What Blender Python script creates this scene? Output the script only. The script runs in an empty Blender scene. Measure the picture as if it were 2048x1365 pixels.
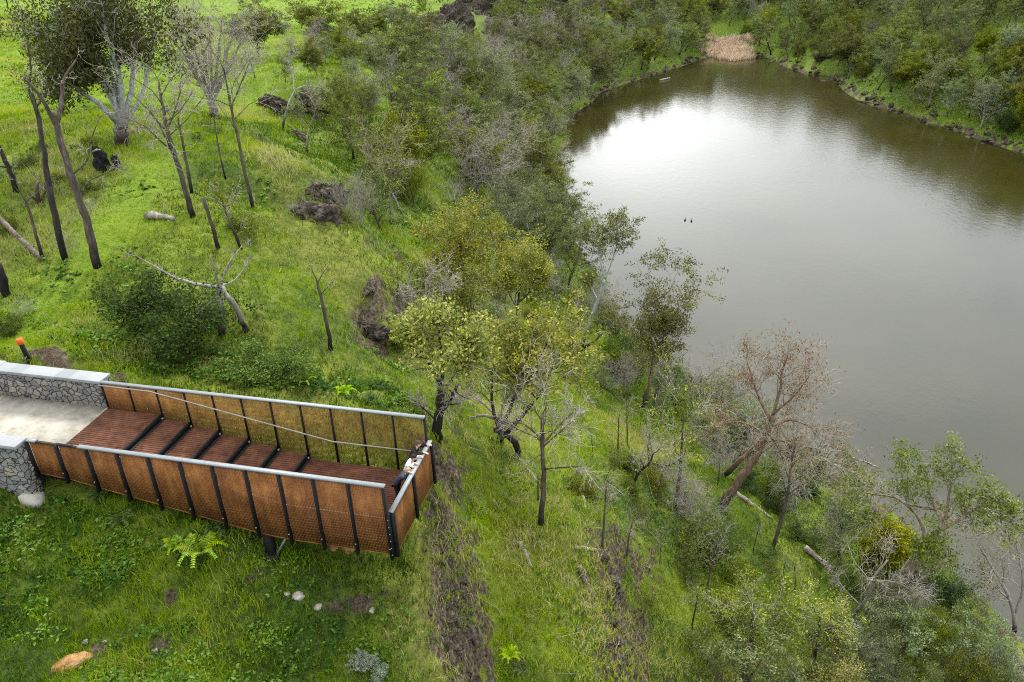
import bpy, math, random
import numpy as np
from mathutils import Vector, Matrix
# ---------------------------------------------------------------- camera
F_PX, PITCH, ROLL, CAM_H = 1656.15, 0.498253, -0.0351336, 15.4202
CAM = np.array([0.0, 0.0, CAM_H])
random.seed(12)
_F = np.array([0, math.cos(PITCH), -math.sin(PITCH)])
_U0 = np.array([0, math.sin(PITCH), math.cos(PITCH)])
_R = np.array([1.0, 0, 0]) * math.cos(ROLL) + _U0 * math.sin(ROLL)
_U = -np.array([1.0, 0, 0]) * math.sin(ROLL) + _U0 * math.cos(ROLL)
def ray(px, py):
    d = _F + _R * (px - 1024) / F_PX - _U * (py - 682.5) / F_PX
    return d / np.linalg.norm(d)
def at_z(px, py, z):
    d = ray(px, py); t = (z - CAM_H) / d[2]
    return CAM + d * t
def project(P):
    d = np.asarray(P, float) - CAM; z = d @ _F
    z = np.where(z < .1, .1, z)
    return 1024 + F_PX * (d @ _R) / z, 682.5 - F_PX * (d @ _U) / z, z
WZ = -25.0
# ---------------------------------------------------------------- terrain
A = []
def an(*pts):
    for (px, py, z) in pts:
        p = at_z(px, py, z); A.append((p[0], p[1], z))
# lake shore, anticlockwise from the right
S = WZ
shore = [(2048,1300),(1960,1200),(1880,1120),(1800,1040),(1700,965),(1620,930),(1560,890),(1480,830),(1400,775),(1345,735),
 (1290,690),(1240,640),(1200,560),(1140,470),(1105,385),(1120,320),(1130,265),(1165,215),(1200,185),(1300,152),(1400,118),(1445,108),(1500,112),
 (1560,128),(1620,148),(1680,170),(1760,215),(1850,243),(1950,275),(2048,305),(2200,350)]
an(*[(x, y, S + .1) for x, y in shore])
inn = [(2100,1230,-27),(1990,1100,-28),(1850,1000,-27.5),(1700,900,-28),(1560,820,-28),(1400,700,-28),(1320,640,-28),(1270,560,-28),(1180,430,-28),
 (1150,340,-27.5),(1190,260,-27.5),(1260,200,-27),(1350,165,-27),(1440,130,-26),(1520,140,-27),(1620,180,-28),(1760,260,-28),(1900,310,-28),(2048,350,-28),
 (1500,260,-29),(1700,400,-29),(1900,700,-29),(1500,500,-29),(2200,900,-29),(2300,500,-29),(2400,1300,-29)]
an(*inn)
# near plateau, platform side and left hill
an((0,740,-.1),(120,720,-.1),(220,740,-.35),(-200,900,0),(0,900,-.2),(60,975,-.9),(0,1080,-1.4),(0,1220,-2.1),(0,1365,-2.8),(-300,1300,-2),(150,1000,-1.15),
 (250,1045,-1.5),(400,1100,-2.0),(548,1112,-2.35),(680,1120,-3.1),(790,1130,-3.7),(300,760,-.5),(420,760,-.9),(560,780,-1.6),(700,780,-2.5),(820,800,-3.4),
 (855,880,-4.0),(860,960,-4.1),(300,1250,-3.1),(600,1250,-3.7),(800,1250,-4.1),(300,1365,-3.6),(600,1365,-4.5),(850,1365,-5.0),
 (0,600,.1),(200,600,.1),(400,640,-.2),(560,640,-.9),(690,640,-2.1),(740,560,-2.3),(0,450,.3),(200,450,.5),(400,440,.5),(520,430,.1),(590,420,-.6),
 (0,330,.2),(200,330,.9),(350,300,1.0),(480,290,.6),(560,320,.1),(635,350,-.9),(640,400,-1.3),(590,445,-1.4),(600,520,-1.5),(720,500,-2.4),
 (0,220,-.3),(150,230,.2),(300,230,.4),(430,230,.4),(500,250,-.2),
 (0,130,-1),(150,120,-1.2),(300,130,-2),(420,130,-2.8),(0,40,-1.5),(250,40,-2.5),(450,60,-4),(600,40,-5.5),(700,20,-6.5),(300,-30,-4),(600,-40,-7),(0,-40,-2),(-300,100,0),(-300,400,0),(-300,-60,0))
# left hill falls off to its right into the wooded gully
an((505,215,-5.0),(600,238,-6.5),(650,250,-7.5),(600,278,-6),(700,330,-8),(690,395,-7.5),(665,440,-6.5),(740,440,-8),(780,500,-7.5),
 (820,560,-6.8),(800,610,-4.6),(830,700,-5.5),(868,760,-6.0),(770,640,-3.8),(760,705,-4.6))
# far side of the gully: plateau with paddock, cliffs facing the lake
an((520,165,-3.0),(610,175,-3.4),(700,190,-4.2),(640,110,-3.9),(740,110,-5),(790,170,-6),(820,110,-6.3),(850,60,-7.3),(880,40,-7.6),(960,15,-8),(1060,-5,-8.3),
 (770,290,-8.5),(820,230,-9.5),(865,140,-12),(900,100,-12.5),(980,60,-12.5),(1080,38,-13),(1180,20,-14),(900,60,-9.2),(975,32,-9.2),(1070,14,-9.6),
 (850,300,-12),(900,250,-14),(950,180,-16.5),(1050,150,-18.5),(1020,280,-19.5),(1080,240,-21),(1120,185,-22),(1200,130,-21.5),(1280,110,-21.5),(1200,70,-18),(1330,60,-19),
 (830,400,-12.5),(900,360,-15),(980,360,-18.5),(1050,370,-21.5),(850,480,-11.5),(950,470,-16),(1040,460,-20),(1100,440,-23),(1000,410,-18.5))
# the slope under the lookout
an((900,580,-10.5),(960,650,-12.5),(1040,620,-16.5),(1120,560,-20),(1180,610,-22),(1000,760,-11.5),(1080,720,-15),(1160,700,-19),(1250,730,-21.5),(920,760,-8.5),
 (900,860,-5.6),(960,860,-7.5),(1060,860,-10.8),(1150,830,-15),(1250,830,-18.8),(1340,820,-22),(905,980,-6.1),(960,980,-6.9),(1060,980,-8.6),(1150,960,-11.5),(1250,950,-15.3),(1380,930,-19.5),(1500,930,-22.5),
 (878,1020,-4.3),(895,1100,-4.6),(885,1200,-4.8),(880,1300,-5.1),(960,1100,-7.3),(965,1200,-7.7),(960,1300,-8.0),(960,1400,-8.2),
 (1060,1080,-8.2),(1060,1200,-8.6),(1060,1320,-9.0),(1150,1070,-9.2),(1195,1130,-9.9),(1205,1230,-10.2),(1215,1340,-10.6),(1215,1420,-11),
 (1240,1085,-12.2),(1262,1160,-13.8),(1265,1260,-14.2),(1275,1360,-14.5),(1350,1080,-16.5),(1480,1060,-20),(1600,1040,-22.6),(1380,1200,-17),(1500,1200,-19),(1650,1150,-22),(1750,1180,-22.8),(1850,1220,-23.2),
 (1400,1350,-17.8),(1550,1365,-20),(1700,1365,-22),(1900,1340,-23.6),(1500,1500,-20),(1900,1500,-23),(1200,1550,-12),(900,1550,-6),(500,1600,-4),(0,1600,-3))
# far and right forested wall (metres)
A = np.array(A)
for x, y, z in [(-200,500,-2),(0,600,-3),(200,500,4),(400,300,4),(-300,100,2),(-60,-10,0),(-25,-10,-4),(0,-10,-9),(40,-10,-20),(100,0,-26),(200,60,-10),(0,-20,-9),(-60,-20,0),
 (-150,300,-5),(-50,300,-8),(-100,450,-4),(-20,350,-6),
 (62,240,-22.5),(66,256,-16),(72,275,-8),(80,300,0),(84,207,-20),(98,212,-12),(112,218,-4),(126,222,2),(86,168,-20),(100,170,-12),(115,172,-3),(128,174,3),
 (93,147,-20),(107,152,-12),(122,158,-2),(135,163,3),(101,124,-20),(115,130,-11),(130,136,-1),(98,95,-25),(112,98,-18),(130,104,-5),(105,70,-25),(140,75,-5),
 (30,215,-22),(22,228,-17.5),(10,245,-12),(0,262,-8.5),(46,238,-21),(38,252,-15),(30,272,-8),(180,180,4),(160,120,4),(120,280,4)]:
    A = np.vstack([A, (x, y, z)])
rs = np.random.RandomState(7)
def _hash(ix, iy, s):
    n = (ix * 374761393 + iy * 668265263 + s * 1442695041).astype(np.int64) & 0x7fffffff
    n = ((n ^ (n >> 13)) * 1274126177) & 0x7fffffff
    return ((n ^ (n >> 16)) & 0xffff) / 65535.0
def vnoise(x, y, s=0):
    x = np.asarray(x, float); y = np.asarray(y, float)
    ix = np.floor(x).astype(np.int64); iy = np.floor(y).astype(np.int64)
    fx = x - ix; fy = y - iy; fx = fx*fx*(3-2*fx); fy = fy*fy*(3-2*fy)
    a = _hash(ix, iy, s); b = _hash(ix+1, iy, s); c = _hash(ix, iy+1, s); d = _hash(ix+1, iy+1, s)
    return (a*(1-fx)+b*fx)*(1-fy) + (c*(1-fx)+d*fx)*fy - .5
def fbm(x, y, sc, octv=4, s=0, gain=.5):
    o = 0; a = 1; f = 1/sc
    for k in range(octv):
        o = o + a * vnoise(x*f + 17.3*k, y*f - 9.1*k, s+k); a *= gain; f *= 2.03
    return o
_c = .8
_P = A[:, :2]
_D = np.sqrt(((_P[:, None] - _P[None]) ** 2).sum(2) + _c*_c)
_n = len(A)
_M = np.zeros((_n+3, _n+3)); _M[:_n, :_n] = _D + np.eye(_n) * -.02 ; _M[:_n, _n] = 1; _M[:_n, n1:=_n+1] = _P[:, 0]; _M[:_n, _n+2] = _P[:, 1]
_M[_n:, :_n] = _M[:_n, _n:].T
_W = np.linalg.solve(_M, np.concatenate([A[:, 2], [0, 0, 0]]))
def rbf(x, y):
    o = _W[_n] + _W[_n+1]*x + _W[_n+2]*y
    for i in range(_n):
        o = o + _W[i] * np.sqrt((x-_P[i,0])**2 + (y-_P[i,1])**2 + _c*_c)
    return o
NR, NC, YA, YK, Y0 = 900, 820, 28.1, 3.2, -14.0
tt = np.linspace(0, 1, NR); yy = Y0 + YA*(np.exp(YK*tt)-1)
uu = np.linspace(-1, 1, NC)
def halfw(y): return (y + 42) * .92
GY = np.repeat(yy[:, None], NC, 1); GX = uu[None] * halfw(GY)
def polydist(x, y, pts):
    d = np.full(np.shape(x), 1e9)
    for (a, b) in zip(pts[:-1], pts[1:]):
        ax, ay = a[0], a[1]; vx, vy = b[0]-ax, b[1]-ay
        t = np.clip(((x-ax)*vx + (y-ay)*vy) / (vx*vx+vy*vy+1e-9), 0, 1)
        d = np.minimum(d, np.hypot(x-ax-t*vx, y-ay-t*vy))
    return d
# platform frame (needed to keep the ground clear of it)
PX0, PY0, YAW, BAY, PW, STEP = -15.0024, 21.1797, -0.249685, 1.06179, 3.4474, 0.18308
PD = np.array([math.cos(YAW), math.sin(YAW)]); PN = np.array([-math.sin(YAW), math.cos(YAW)])
def plat_sw(x, y):
    dx, dy = x-PX0, y-PY0
    return dx*PD[0]+dy*PD[1], dx*PN[0]+dy*PN[1]
GZ = rbf(GX, GY)
above = np.clip((GZ - WZ) / 1.5, 0, 1)
dist = np.hypot(GX, GY)
small = np.clip(1.4 - dist/120, .35, 1)
GZ = GZ + above * (fbm(GX, GY, 7, 3, 3)*.75*np.clip(dist/45, .25, 1.3) + fbm(GX, GY, 1.9, 3, 9)*.52 + np.abs(fbm(GX, GY, .9, 2, 25))*.30*small + fbm(GX, GY, .5, 2, 21)*.14*small)
# flatten round the paved approach, sink under the lookout floor
ps, pw = plat_sw(GX, GY)
flat = np.clip(1.6 - np.maximum(np.maximum(ps - .2, -20-ps), np.maximum(-1.2-pw, pw-PW-1.2)) / .8, 0, 1)
flat = np.clip(flat, 0, 1)
GZ = GZ*(1-flat) + np.minimum(GZ, -.12)*flat
inside = np.clip(1.5 - np.maximum(np.maximum(-.2-ps, ps-12.2), np.maximum(-.3-pw, pw-PW-.3)) / .5, 0, 1)
floor_lim = -np.clip(np.floor((ps-.1)/BAY) - 1, 0, 6) * STEP - .55
GZ = GZ*(1-inside) + np.minimum(GZ, floor_lim)*inside
# ledge roughness where steep
gy_ = np.gradient(GZ, axis=0) / np.gradient(GY, axis=0); gx_ = np.gradient(GZ, axis=1) / np.gradient(GX, axis=1)
SL = np.hypot(gx_, gy_)
rough = np.clip((SL - .95) / .7, 0, 1) * above
GZ = GZ + rough * (np.abs(fbm(GX, GY, 1.1, 3, 40))*1.1 - .25)
def hz(x, y):
    x = np.asarray(x, float); y = np.asarray(y, float)
    t = np.log((y - Y0)/YA + 1)/YK * (NR-1); u = (x/halfw(y) + 1)/2 * (NC-1)
    t = np.clip(t, 0, NR-1.001); u = np.clip(u, 0, NC-1.001)
    i = t.astype(int); j = u.astype(int); a = t-i; b = u-j
    return (GZ[i,j]*(1-b)+GZ[i,j+1]*b)*(1-a) + (GZ[i+1,j]*(1-b)+GZ[i+1,j+1]*b)*a
def hs(x, y):
    e = .4
    return np.hypot((hz(x+e,y)-hz(x-e,y))/(2*e), (hz(x,y+e)-hz(x,y-e))/(2*e))
def at(px, py):
    d = ray(px, py)
    t = np.arange(12, 480, .12)
    P = CAM[None] + d[None]*t[:, None]
    below = P[:, 2] < np.maximum(hz(P[:, 0], P[:, 1]), WZ)
    k = int(np.argmax(below)) if below.any() else len(t)-1
    return P[k]
# ---------------------------------------------------------------- helpers
SC = bpy.context.scene
COL = SC.collection
class MB:
    def __init__(s): s.V=[]; s.Q=[]; s.T=[]; s.n=0; s.rq=[]; s.rt=[]
    def add(s, V, Q=None, T=None, rnd=None):
        V=np.asarray(V,float).reshape(-1,3); s.V.append(V)
        if Q is not None and len(Q):
            Q=np.asarray(Q,int)+s.n; s.Q.append(Q); s.rq.append(np.full(len(Q),.5) if rnd is None else np.broadcast_to(rnd,(len(Q),)))
        if T is not None and len(T):
            T=np.asarray(T,int)+s.n; s.T.append(T); s.rt.append(np.full(len(T),.5) if rnd is None else np.broadcast_to(rnd,(len(T),)))
        s.n+=len(V)
    def box(s, c, sz, ax=None, rnd=None, bev=0):
        ax = np.eye(3) if ax is None else np.asarray(ax,float)
        h=np.asarray(sz,float)/2
        P=np.array([[x,y,z] for z in(-1,1) for y in(-1,1) for x in(-1,1)])*h
        s.add(P@ax+np.asarray(c,float), [(0,2,3,1),(4,5,7,6),(0,1,5,4),(2,6,7,3),(0,4,6,2),(1,3,7,5)], rnd=rnd)
    def tube(s, pts, rad, k=6, rnd=None, cap=True):
        pts=np.asarray(pts,float); n=len(pts); rad=np.asarray(rad,float)*np.ones(n)
        d=np.gradient(pts,axis=0); d/=np.linalg.norm(d,axis=1)[:,None]+1e-9
        ref=np.array([0,0,1.]) if abs(d.mean(0)[2])<.8*np.linalg.norm(d.mean(0))+1e-9 else np.array([1.,0,0])
        u=np.cross(d,ref); u/=np.linalg.norm(u,axis=1)[:,None]+1e-9; v=np.cross(d,u)
        a=np.arange(k)*2*math.pi/k
        R=pts[:,None]+rad[:,None,None]*(np.cos(a)[None,:,None]*u[:,None]+np.sin(a)[None,:,None]*v[:,None])
        i=np.arange(n-1)[:,None]*k; j=np.arange(k)[None]; j2=(j+1)%k
        Q=np.stack([i+j,i+j2,i+k+j2,i+k+j],2).reshape(-1,4)
        V=R.reshape(-1,3)
        if cap and k>3:
            V=np.vstack([V,pts[:1],pts[-1:]]); m=n*k
            T=[(m,(q+1)%k,q) for q in range(k)]+[(m+1,(n-1)*k+q,(n-1)*k+(q+1)%k) for q in range(k)]
            s.add(V,Q,T,rnd)
        else: s.add(V,Q,rnd=rnd)
    def build(s, name, m, parent=None, smooth=False, m2=None):
        V=np.vstack(s.V); Q=np.vstack(s.Q) if s.Q else np.zeros((0,4),int); T=np.vstack(s.T) if s.T else np.zeros((0,3),int)
        me=bpy.data.meshes.new(name); me.vertices.add(len(V)); me.vertices.foreach_set('co',V.astype(np.float32).ravel())
        me.loops.add(Q.size+T.size); me.loops.foreach_set('vertex_index',np.concatenate([Q.ravel(),T.ravel()]).astype(np.int32))
        me.polygons.add(len(Q)+len(T)); me.polygons.foreach_set('loop_start',np.concatenate([np.arange(len(Q))*4,Q.size+np.arange(len(T))*3]).astype(np.int32))
        me.update(calc_edges=True)
        if smooth: me.polygons.foreach_set('use_smooth',np.ones(len(Q)+len(T),bool))
        r=np.concatenate(s.rq+s.rt) if (s.rq or s.rt) else np.zeros(0)
        at_=me.attributes.new('rnd','FLOAT','FACE'); at_.data.foreach_set('value',r.astype(np.float32))
        me.materials.append(m)
        if m2: me.materials.append(m2); me.polygons.foreach_set('material_index',(r>.7).astype(np.int32))
        return link(name, me, parent)
def link(name, me, parent=None):
    o=bpy.data.objects.new(name,me); COL.objects.link(o)
    if parent: o.parent=parent
    return o
def tag(o,label=None,cat=None,group=None,kind=None):
    if label: o['label']=label
    if cat: o['category']=cat
    if group: o['group']=group
    if kind: o['kind']=kind
    return o
def empty(name,loc,label,cat,group=None):
    o=bpy.data.objects.new(name,None); COL.objects.link(o); o.location=Vector([float(v) for v in loc]); o.empty_display_size=.2
    return tag(o,label,cat,group)
# ---------------------------------------------------------------- materials
class N:
    def __init__(s,name):
        s.m=bpy.data.materials.new(name); s.m.use_nodes=True; s.t=s.m.node_tree; s.t.nodes.clear()
        s.out=s.n('ShaderNodeOutputMaterial')
    def n(s,ty,**kw):
        o=s.t.nodes.new(ty)
        for k,v in kw.items(): setattr(o,k,v)
        return o
    def l(s,a,b): s.t.links.new(a,b)
    def noise(s,scale,detail=4,rough=.6,vec=None,dist=0):
        o=s.n('ShaderNodeTexNoise'); o.inputs['Scale'].default_value=scale; o.inputs['Detail'].default_value=detail; o.inputs['Roughness'].default_value=rough; o.inputs['Distortion'].default_value=dist
        if vec is not None: s.l(vec,o.inputs['Vector'])
        return o.outputs['Fac']
    def vor(s,scale,vec=None,feat='F1',out='Distance'):
        o=s.n('ShaderNodeTexVoronoi',feature=feat); o.inputs['Scale'].default_value=scale
        if vec is not None: s.l(vec,o.inputs['Vector'])
        return o.outputs[out]
    def ramp(s,fac,stops,interp='LINEAR'):
        o=s.n('ShaderNodeValToRGB'); r=o.color_ramp; r.interpolation=interp
        while len(r.elements)<len(stops): r.elements.new(.5)
        for e,(p,c) in zip(r.elements,stops):
            e.position=p; e.color=(c,c,c,1) if isinstance(c,(int,float)) else (*c,1)
        s.l(fac,o.inputs[0]); return o.outputs[0]
    def mix(s,f,a,b,bt='MIX'):
        o=s.n('ShaderNodeMix',data_type='RGBA',blend_type=bt)
        for v,i in ((f,0),(a,6),(b,7)):
            if isinstance(v,(int,float)): o.inputs[i].default_value=v if i==0 else (v,v,v,1)
            elif isinstance(v,tuple): o.inputs[i].default_value=(*v,1)
            else: s.l(v,o.inputs[i])
        return o.outputs[2]
    def math(s,op,a,b=None,clamp=False):
        o=s.n('ShaderNodeMath',operation=op); o.use_clamp=clamp
        for v,i in ((a,0),(b,1)):
            if v is None: continue
            if isinstance(v,(int,float)): o.inputs[i].default_value=v
            else: s.l(v,o.inputs[i])
        return o.outputs[0]
    def attr(s,name,out='Fac'):
        o=s.n('ShaderNodeAttribute',attribute_name=name); return o.outputs[out]
    def pos(s): return s.n('ShaderNodeNewGeometry').outputs['Position']
    def obj(s): return s.n('ShaderNodeTexCoord').outputs['Object']
    def map(s,vec,sc=(1,1,1),rot=(0,0,0)):
        o=s.n('ShaderNodeMapping'); o.inputs['Scale'].default_value=sc; o.inputs['Rotation'].default_value=rot; s.l(vec,o.inputs[0]); return o.outputs[0]
    def bump(s,h,st,dist=.05):
        o=s.n('ShaderNodeBump'); o.inputs['Strength'].default_value=st; o.inputs['Distance'].default_value=dist; s.l(h,o.inputs['Height']); return o.outputs[0]
    def bsdf(s,col,rough=.7,spec=.3,metal=0,bump=None,**kw):
        o=s.n('ShaderNodeBsdfPrincipled')
        if isinstance(col,tuple): o.inputs['Base Color'].default_value=(*col,1)
        else: s.l(col,o.inputs['Base Color'])
        if isinstance(rough,(int,float)): o.inputs['Roughness'].default_value=rough
        else: s.l(rough,o.inputs['Roughness'])
        o.inputs['Specular IOR Level'].default_value=spec; o.inputs['Metallic'].default_value=metal
        if bump is not None: s.l(bump,o.inputs['Normal'])
        for k,v in kw.items(): o.inputs[k].default_value=v
        return o.outputs[0]
    def end(s,sh): s.l(sh,s.out.inputs['Surface']); return s.m
def simple(name,stops,scale=6,detail=5,rough=.7,spec=.3,metal=0,bst=.3,bd=.02,stretch=(1,1,1),use='obj'):
    k=N(name); v=k.map(k.obj() if use=='obj' else k.pos(),stretch); f=k.noise(scale,detail,.6,v)
    return k.end(k.bsdf(k.ramp(f,stops),rough,spec,metal,k.bump(k.noise(scale*4,4,.6,v),bst,bd)))
def leafmat(name,stops,var=.25,trans=.25,gloss=.15):
    k=N(name); r=k.attr('rnd'); oi=k.n('ShaderNodeObjectInfo').outputs['Random']
    c=k.ramp(r,stops)
    h=k.n('ShaderNodeHueSaturation'); h.inputs['Hue'].default_value=.5; k.l(c,h.inputs['Color'])
    k.l(k.math('ADD',k.math('MULTIPLY',oi,.03),.490),h.inputs['Hue'])
    k.l(k.math('ADD',k.math('MULTIPLY',oi,var*1.6),1-var*.8),h.inputs['Value'])
    k.l(k.math('ADD',k.math('MULTIPLY',k.math('FRACT',k.math('MULTIPLY',oi,7.31)),.3),.9),h.inputs['Saturation'])
    b=k.bsdf(h.outputs[0],.7,min(gloss,.15)*.6); t=k.n('ShaderNodeBsdfTranslucent'); k.l(h.outputs[0],t.inputs[0])
    m=k.n('ShaderNodeMixShader'); m.inputs[0].default_value=trans; k.l(b,m.inputs[1]); k.l(t.outputs[0],m.inputs[2])
    return k.end(m.outputs[0])
def barkmat(name,stops,char=None,charz=(.2,1.4)):
    k=N(name); o=k.obj(); v=k.map(o,(1,1,.22)); f=k.noise(7,5,.65,v); c=k.ramp(f,stops)
    f2=k.noise(1.1,3,.6,v); c=k.mix(k.math('MULTIPLY',k.ramp(f2,[(.4,0.),(.7,1.)]),.45),c,k.ramp(f,[(.3,stops[0][1]),(.7,stops[0][1])]))
    if char:
        s=k.n('ShaderNodeSeparateXYZ'); k.l(o,s.inputs[0]); zz=k.math('ADD',s.outputs[2],k.math('MULTIPLY',k.noise(2.2,4,.7,o),-1.3))
        mr=k.n('ShaderNodeMapRange'); mr.inputs[1].default_value=charz[0]-.6; mr.inputs[2].default_value=charz[1]-.6; mr.inputs[3].default_value=1; mr.inputs[4].default_value=0; k.l(zz,mr.inputs[0])
        c=k.mix(mr.outputs[0],c,char)
    return k.end(k.bsdf(c,.85,.2,0,k.bump(k.noise(16,5,.7,v),.7,.03)))
M={}
def ground_mat():
    k=N('ground_cover'); p=k.pos()
    big=k.noise(.09,3,.5,p); mid=k.noise(.55,4,.6,p); sm=k.noise(3.2,5,.65,p,.4); fine=k.noise(16,5,.75,p)
    mk=k.n('ShaderNodeAttribute',attribute_name='mask'); sp=k.n('ShaderNodeSeparateColor'); k.l(mk.outputs['Color'],sp.inputs[0])
    dirt,path,forest=sp.outputs[0],sp.outputs[1],sp.outputs[2]; dry=mk.outputs['Alpha']
    f=k.math('ADD',k.math('MULTIPLY',sm,.55),k.math('MULTIPLY',fine,.45))
    g=k.ramp(f,[(.30,(.035,.050,.008)),(.42,(.100,.135,.014)),(.52,(.175,.225,.022)),(.62,(.24,.28,.045)),(.74,(.32,.32,.11))])
    gd=k.ramp(f,[(.30,(.014,.020,.006)),(.42,(.034,.055,.010)),(.52,(.068,.110,.015)),(.64,(.11,.155,.028)),(.76,(.18,.17,.07))])
    gp=k.ramp(f,[(.30,(.075,.12,.01)),(.45,(.14,.22,.015)),(.6,(.19,.28,.025)),(.75,(.25,.31,.06))])
    gf=k.ramp(f,[(.30,(.035,.032,.016)),(.42,(.065,.095,.014)),(.52,(.125,.195,.020)),(.66,(.19,.22,.05)),(.76,(.26,.23,.14))])
    gy=k.ramp(f,[(.3,(.06,.06,.015)),(.5,(.17,.17,.045)),(.7,(.27,.25,.10))])
    c=k.mix(k.ramp(k.math('ADD',k.math('MULTIPLY',big,.6),k.math('MULTIPLY',mid,.4)),[(.42,0.),(.56,1.)]),gd,g)
    c=k.mix(forest,c,gf); c=k.mix(path,c,gp); c=k.mix(k.math('MULTIPLY',dry,k.ramp(mid,[(.35,.2),(.6,1.)])),c,gy)
    rockc=k.ramp(k.math('ADD',k.math('MULTIPLY',fine,.6),k.math('MULTIPLY',k.vor(5.5,p),.5)),[(.3,(.022,.015,.010)),(.5,(.075,.056,.038)),(.7,(.16,.125,.088)),(.85,(.31,.27,.21))])
    soil=k.ramp(fine,[(.35,(.030,.018,.011)),(.5,(.085,.058,.038)),(.66,(.17,.13,.09)),(.75,(.34,.30,.24))])
    dm=k.ramp(k.math('ADD',dirt,k.math('MULTIPLY',k.math('SUBTRACT',k.math('ADD',k.math('MULTIPLY',sm,.5),k.math('MULTIPLY',fine,.5)),.5),1.6)),[(.42,0.),(.6,1.)])
    c=k.mix(dm,c,k.mix(k.ramp(k.noise(1.7,4,.6,p),[(.42,0.),(.58,1.)]),soil,rockc))
    ge=k.n('ShaderNodeNewGeometry'); s2=k.n('ShaderNodeSeparateXYZ'); k.l(ge.outputs['Normal'],s2.inputs[0])
    st=k.ramp(k.math('ADD',s2.outputs[2],k.math('MULTIPLY',k.math('SUBTRACT',sm,.5),.5)),[(.50,1.),(.62,0.)])
    c=k.mix(st,c,rockc)
    h=k.math('ADD',k.math('MULTIPLY',sm,1.),k.math('MULTIPLY',fine,.5))
    return k.end(k.bsdf(c,.9,.12,0,k.bump(h,.9,.28)))
def water_mat():
    k=N('lake_water'); p=k.pos()
    b1=k.noise(1.3,3,.55,k.map(p,(1,.75,1),(0,0,.3))); b2=k.noise(.12,2,.5,p); wind=k.ramp(k.noise(.022,3,.55,k.map(p,(1,.7,1))),[(.40,.25),(.62,1.)])
    fine=k.noise(5.5,2,.5,p)
    h=k.math('ADD',k.math('MULTIPLY',b1,.55),k.math('MULTIPLY',fine,.2)); 
    bm=k.n('ShaderNodeBump'); bm.inputs['Distance'].default_value=.045; k.l(k.math('MULTIPLY',wind,.9),bm.inputs['Strength']); k.l(h,bm.inputs['Height'])
    col=k.mix(k.ramp(b2,[(.4,0.),(.6,1.)]),(.027,.0235,.0045),(.023,.021,.0045))
    ro=k.math('ADD',k.math('MULTIPLY',wind,.09),.03)
    return k.end(k.bsdf(col,ro,.5,0,bm.outputs[0],IOR=1.78))
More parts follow.
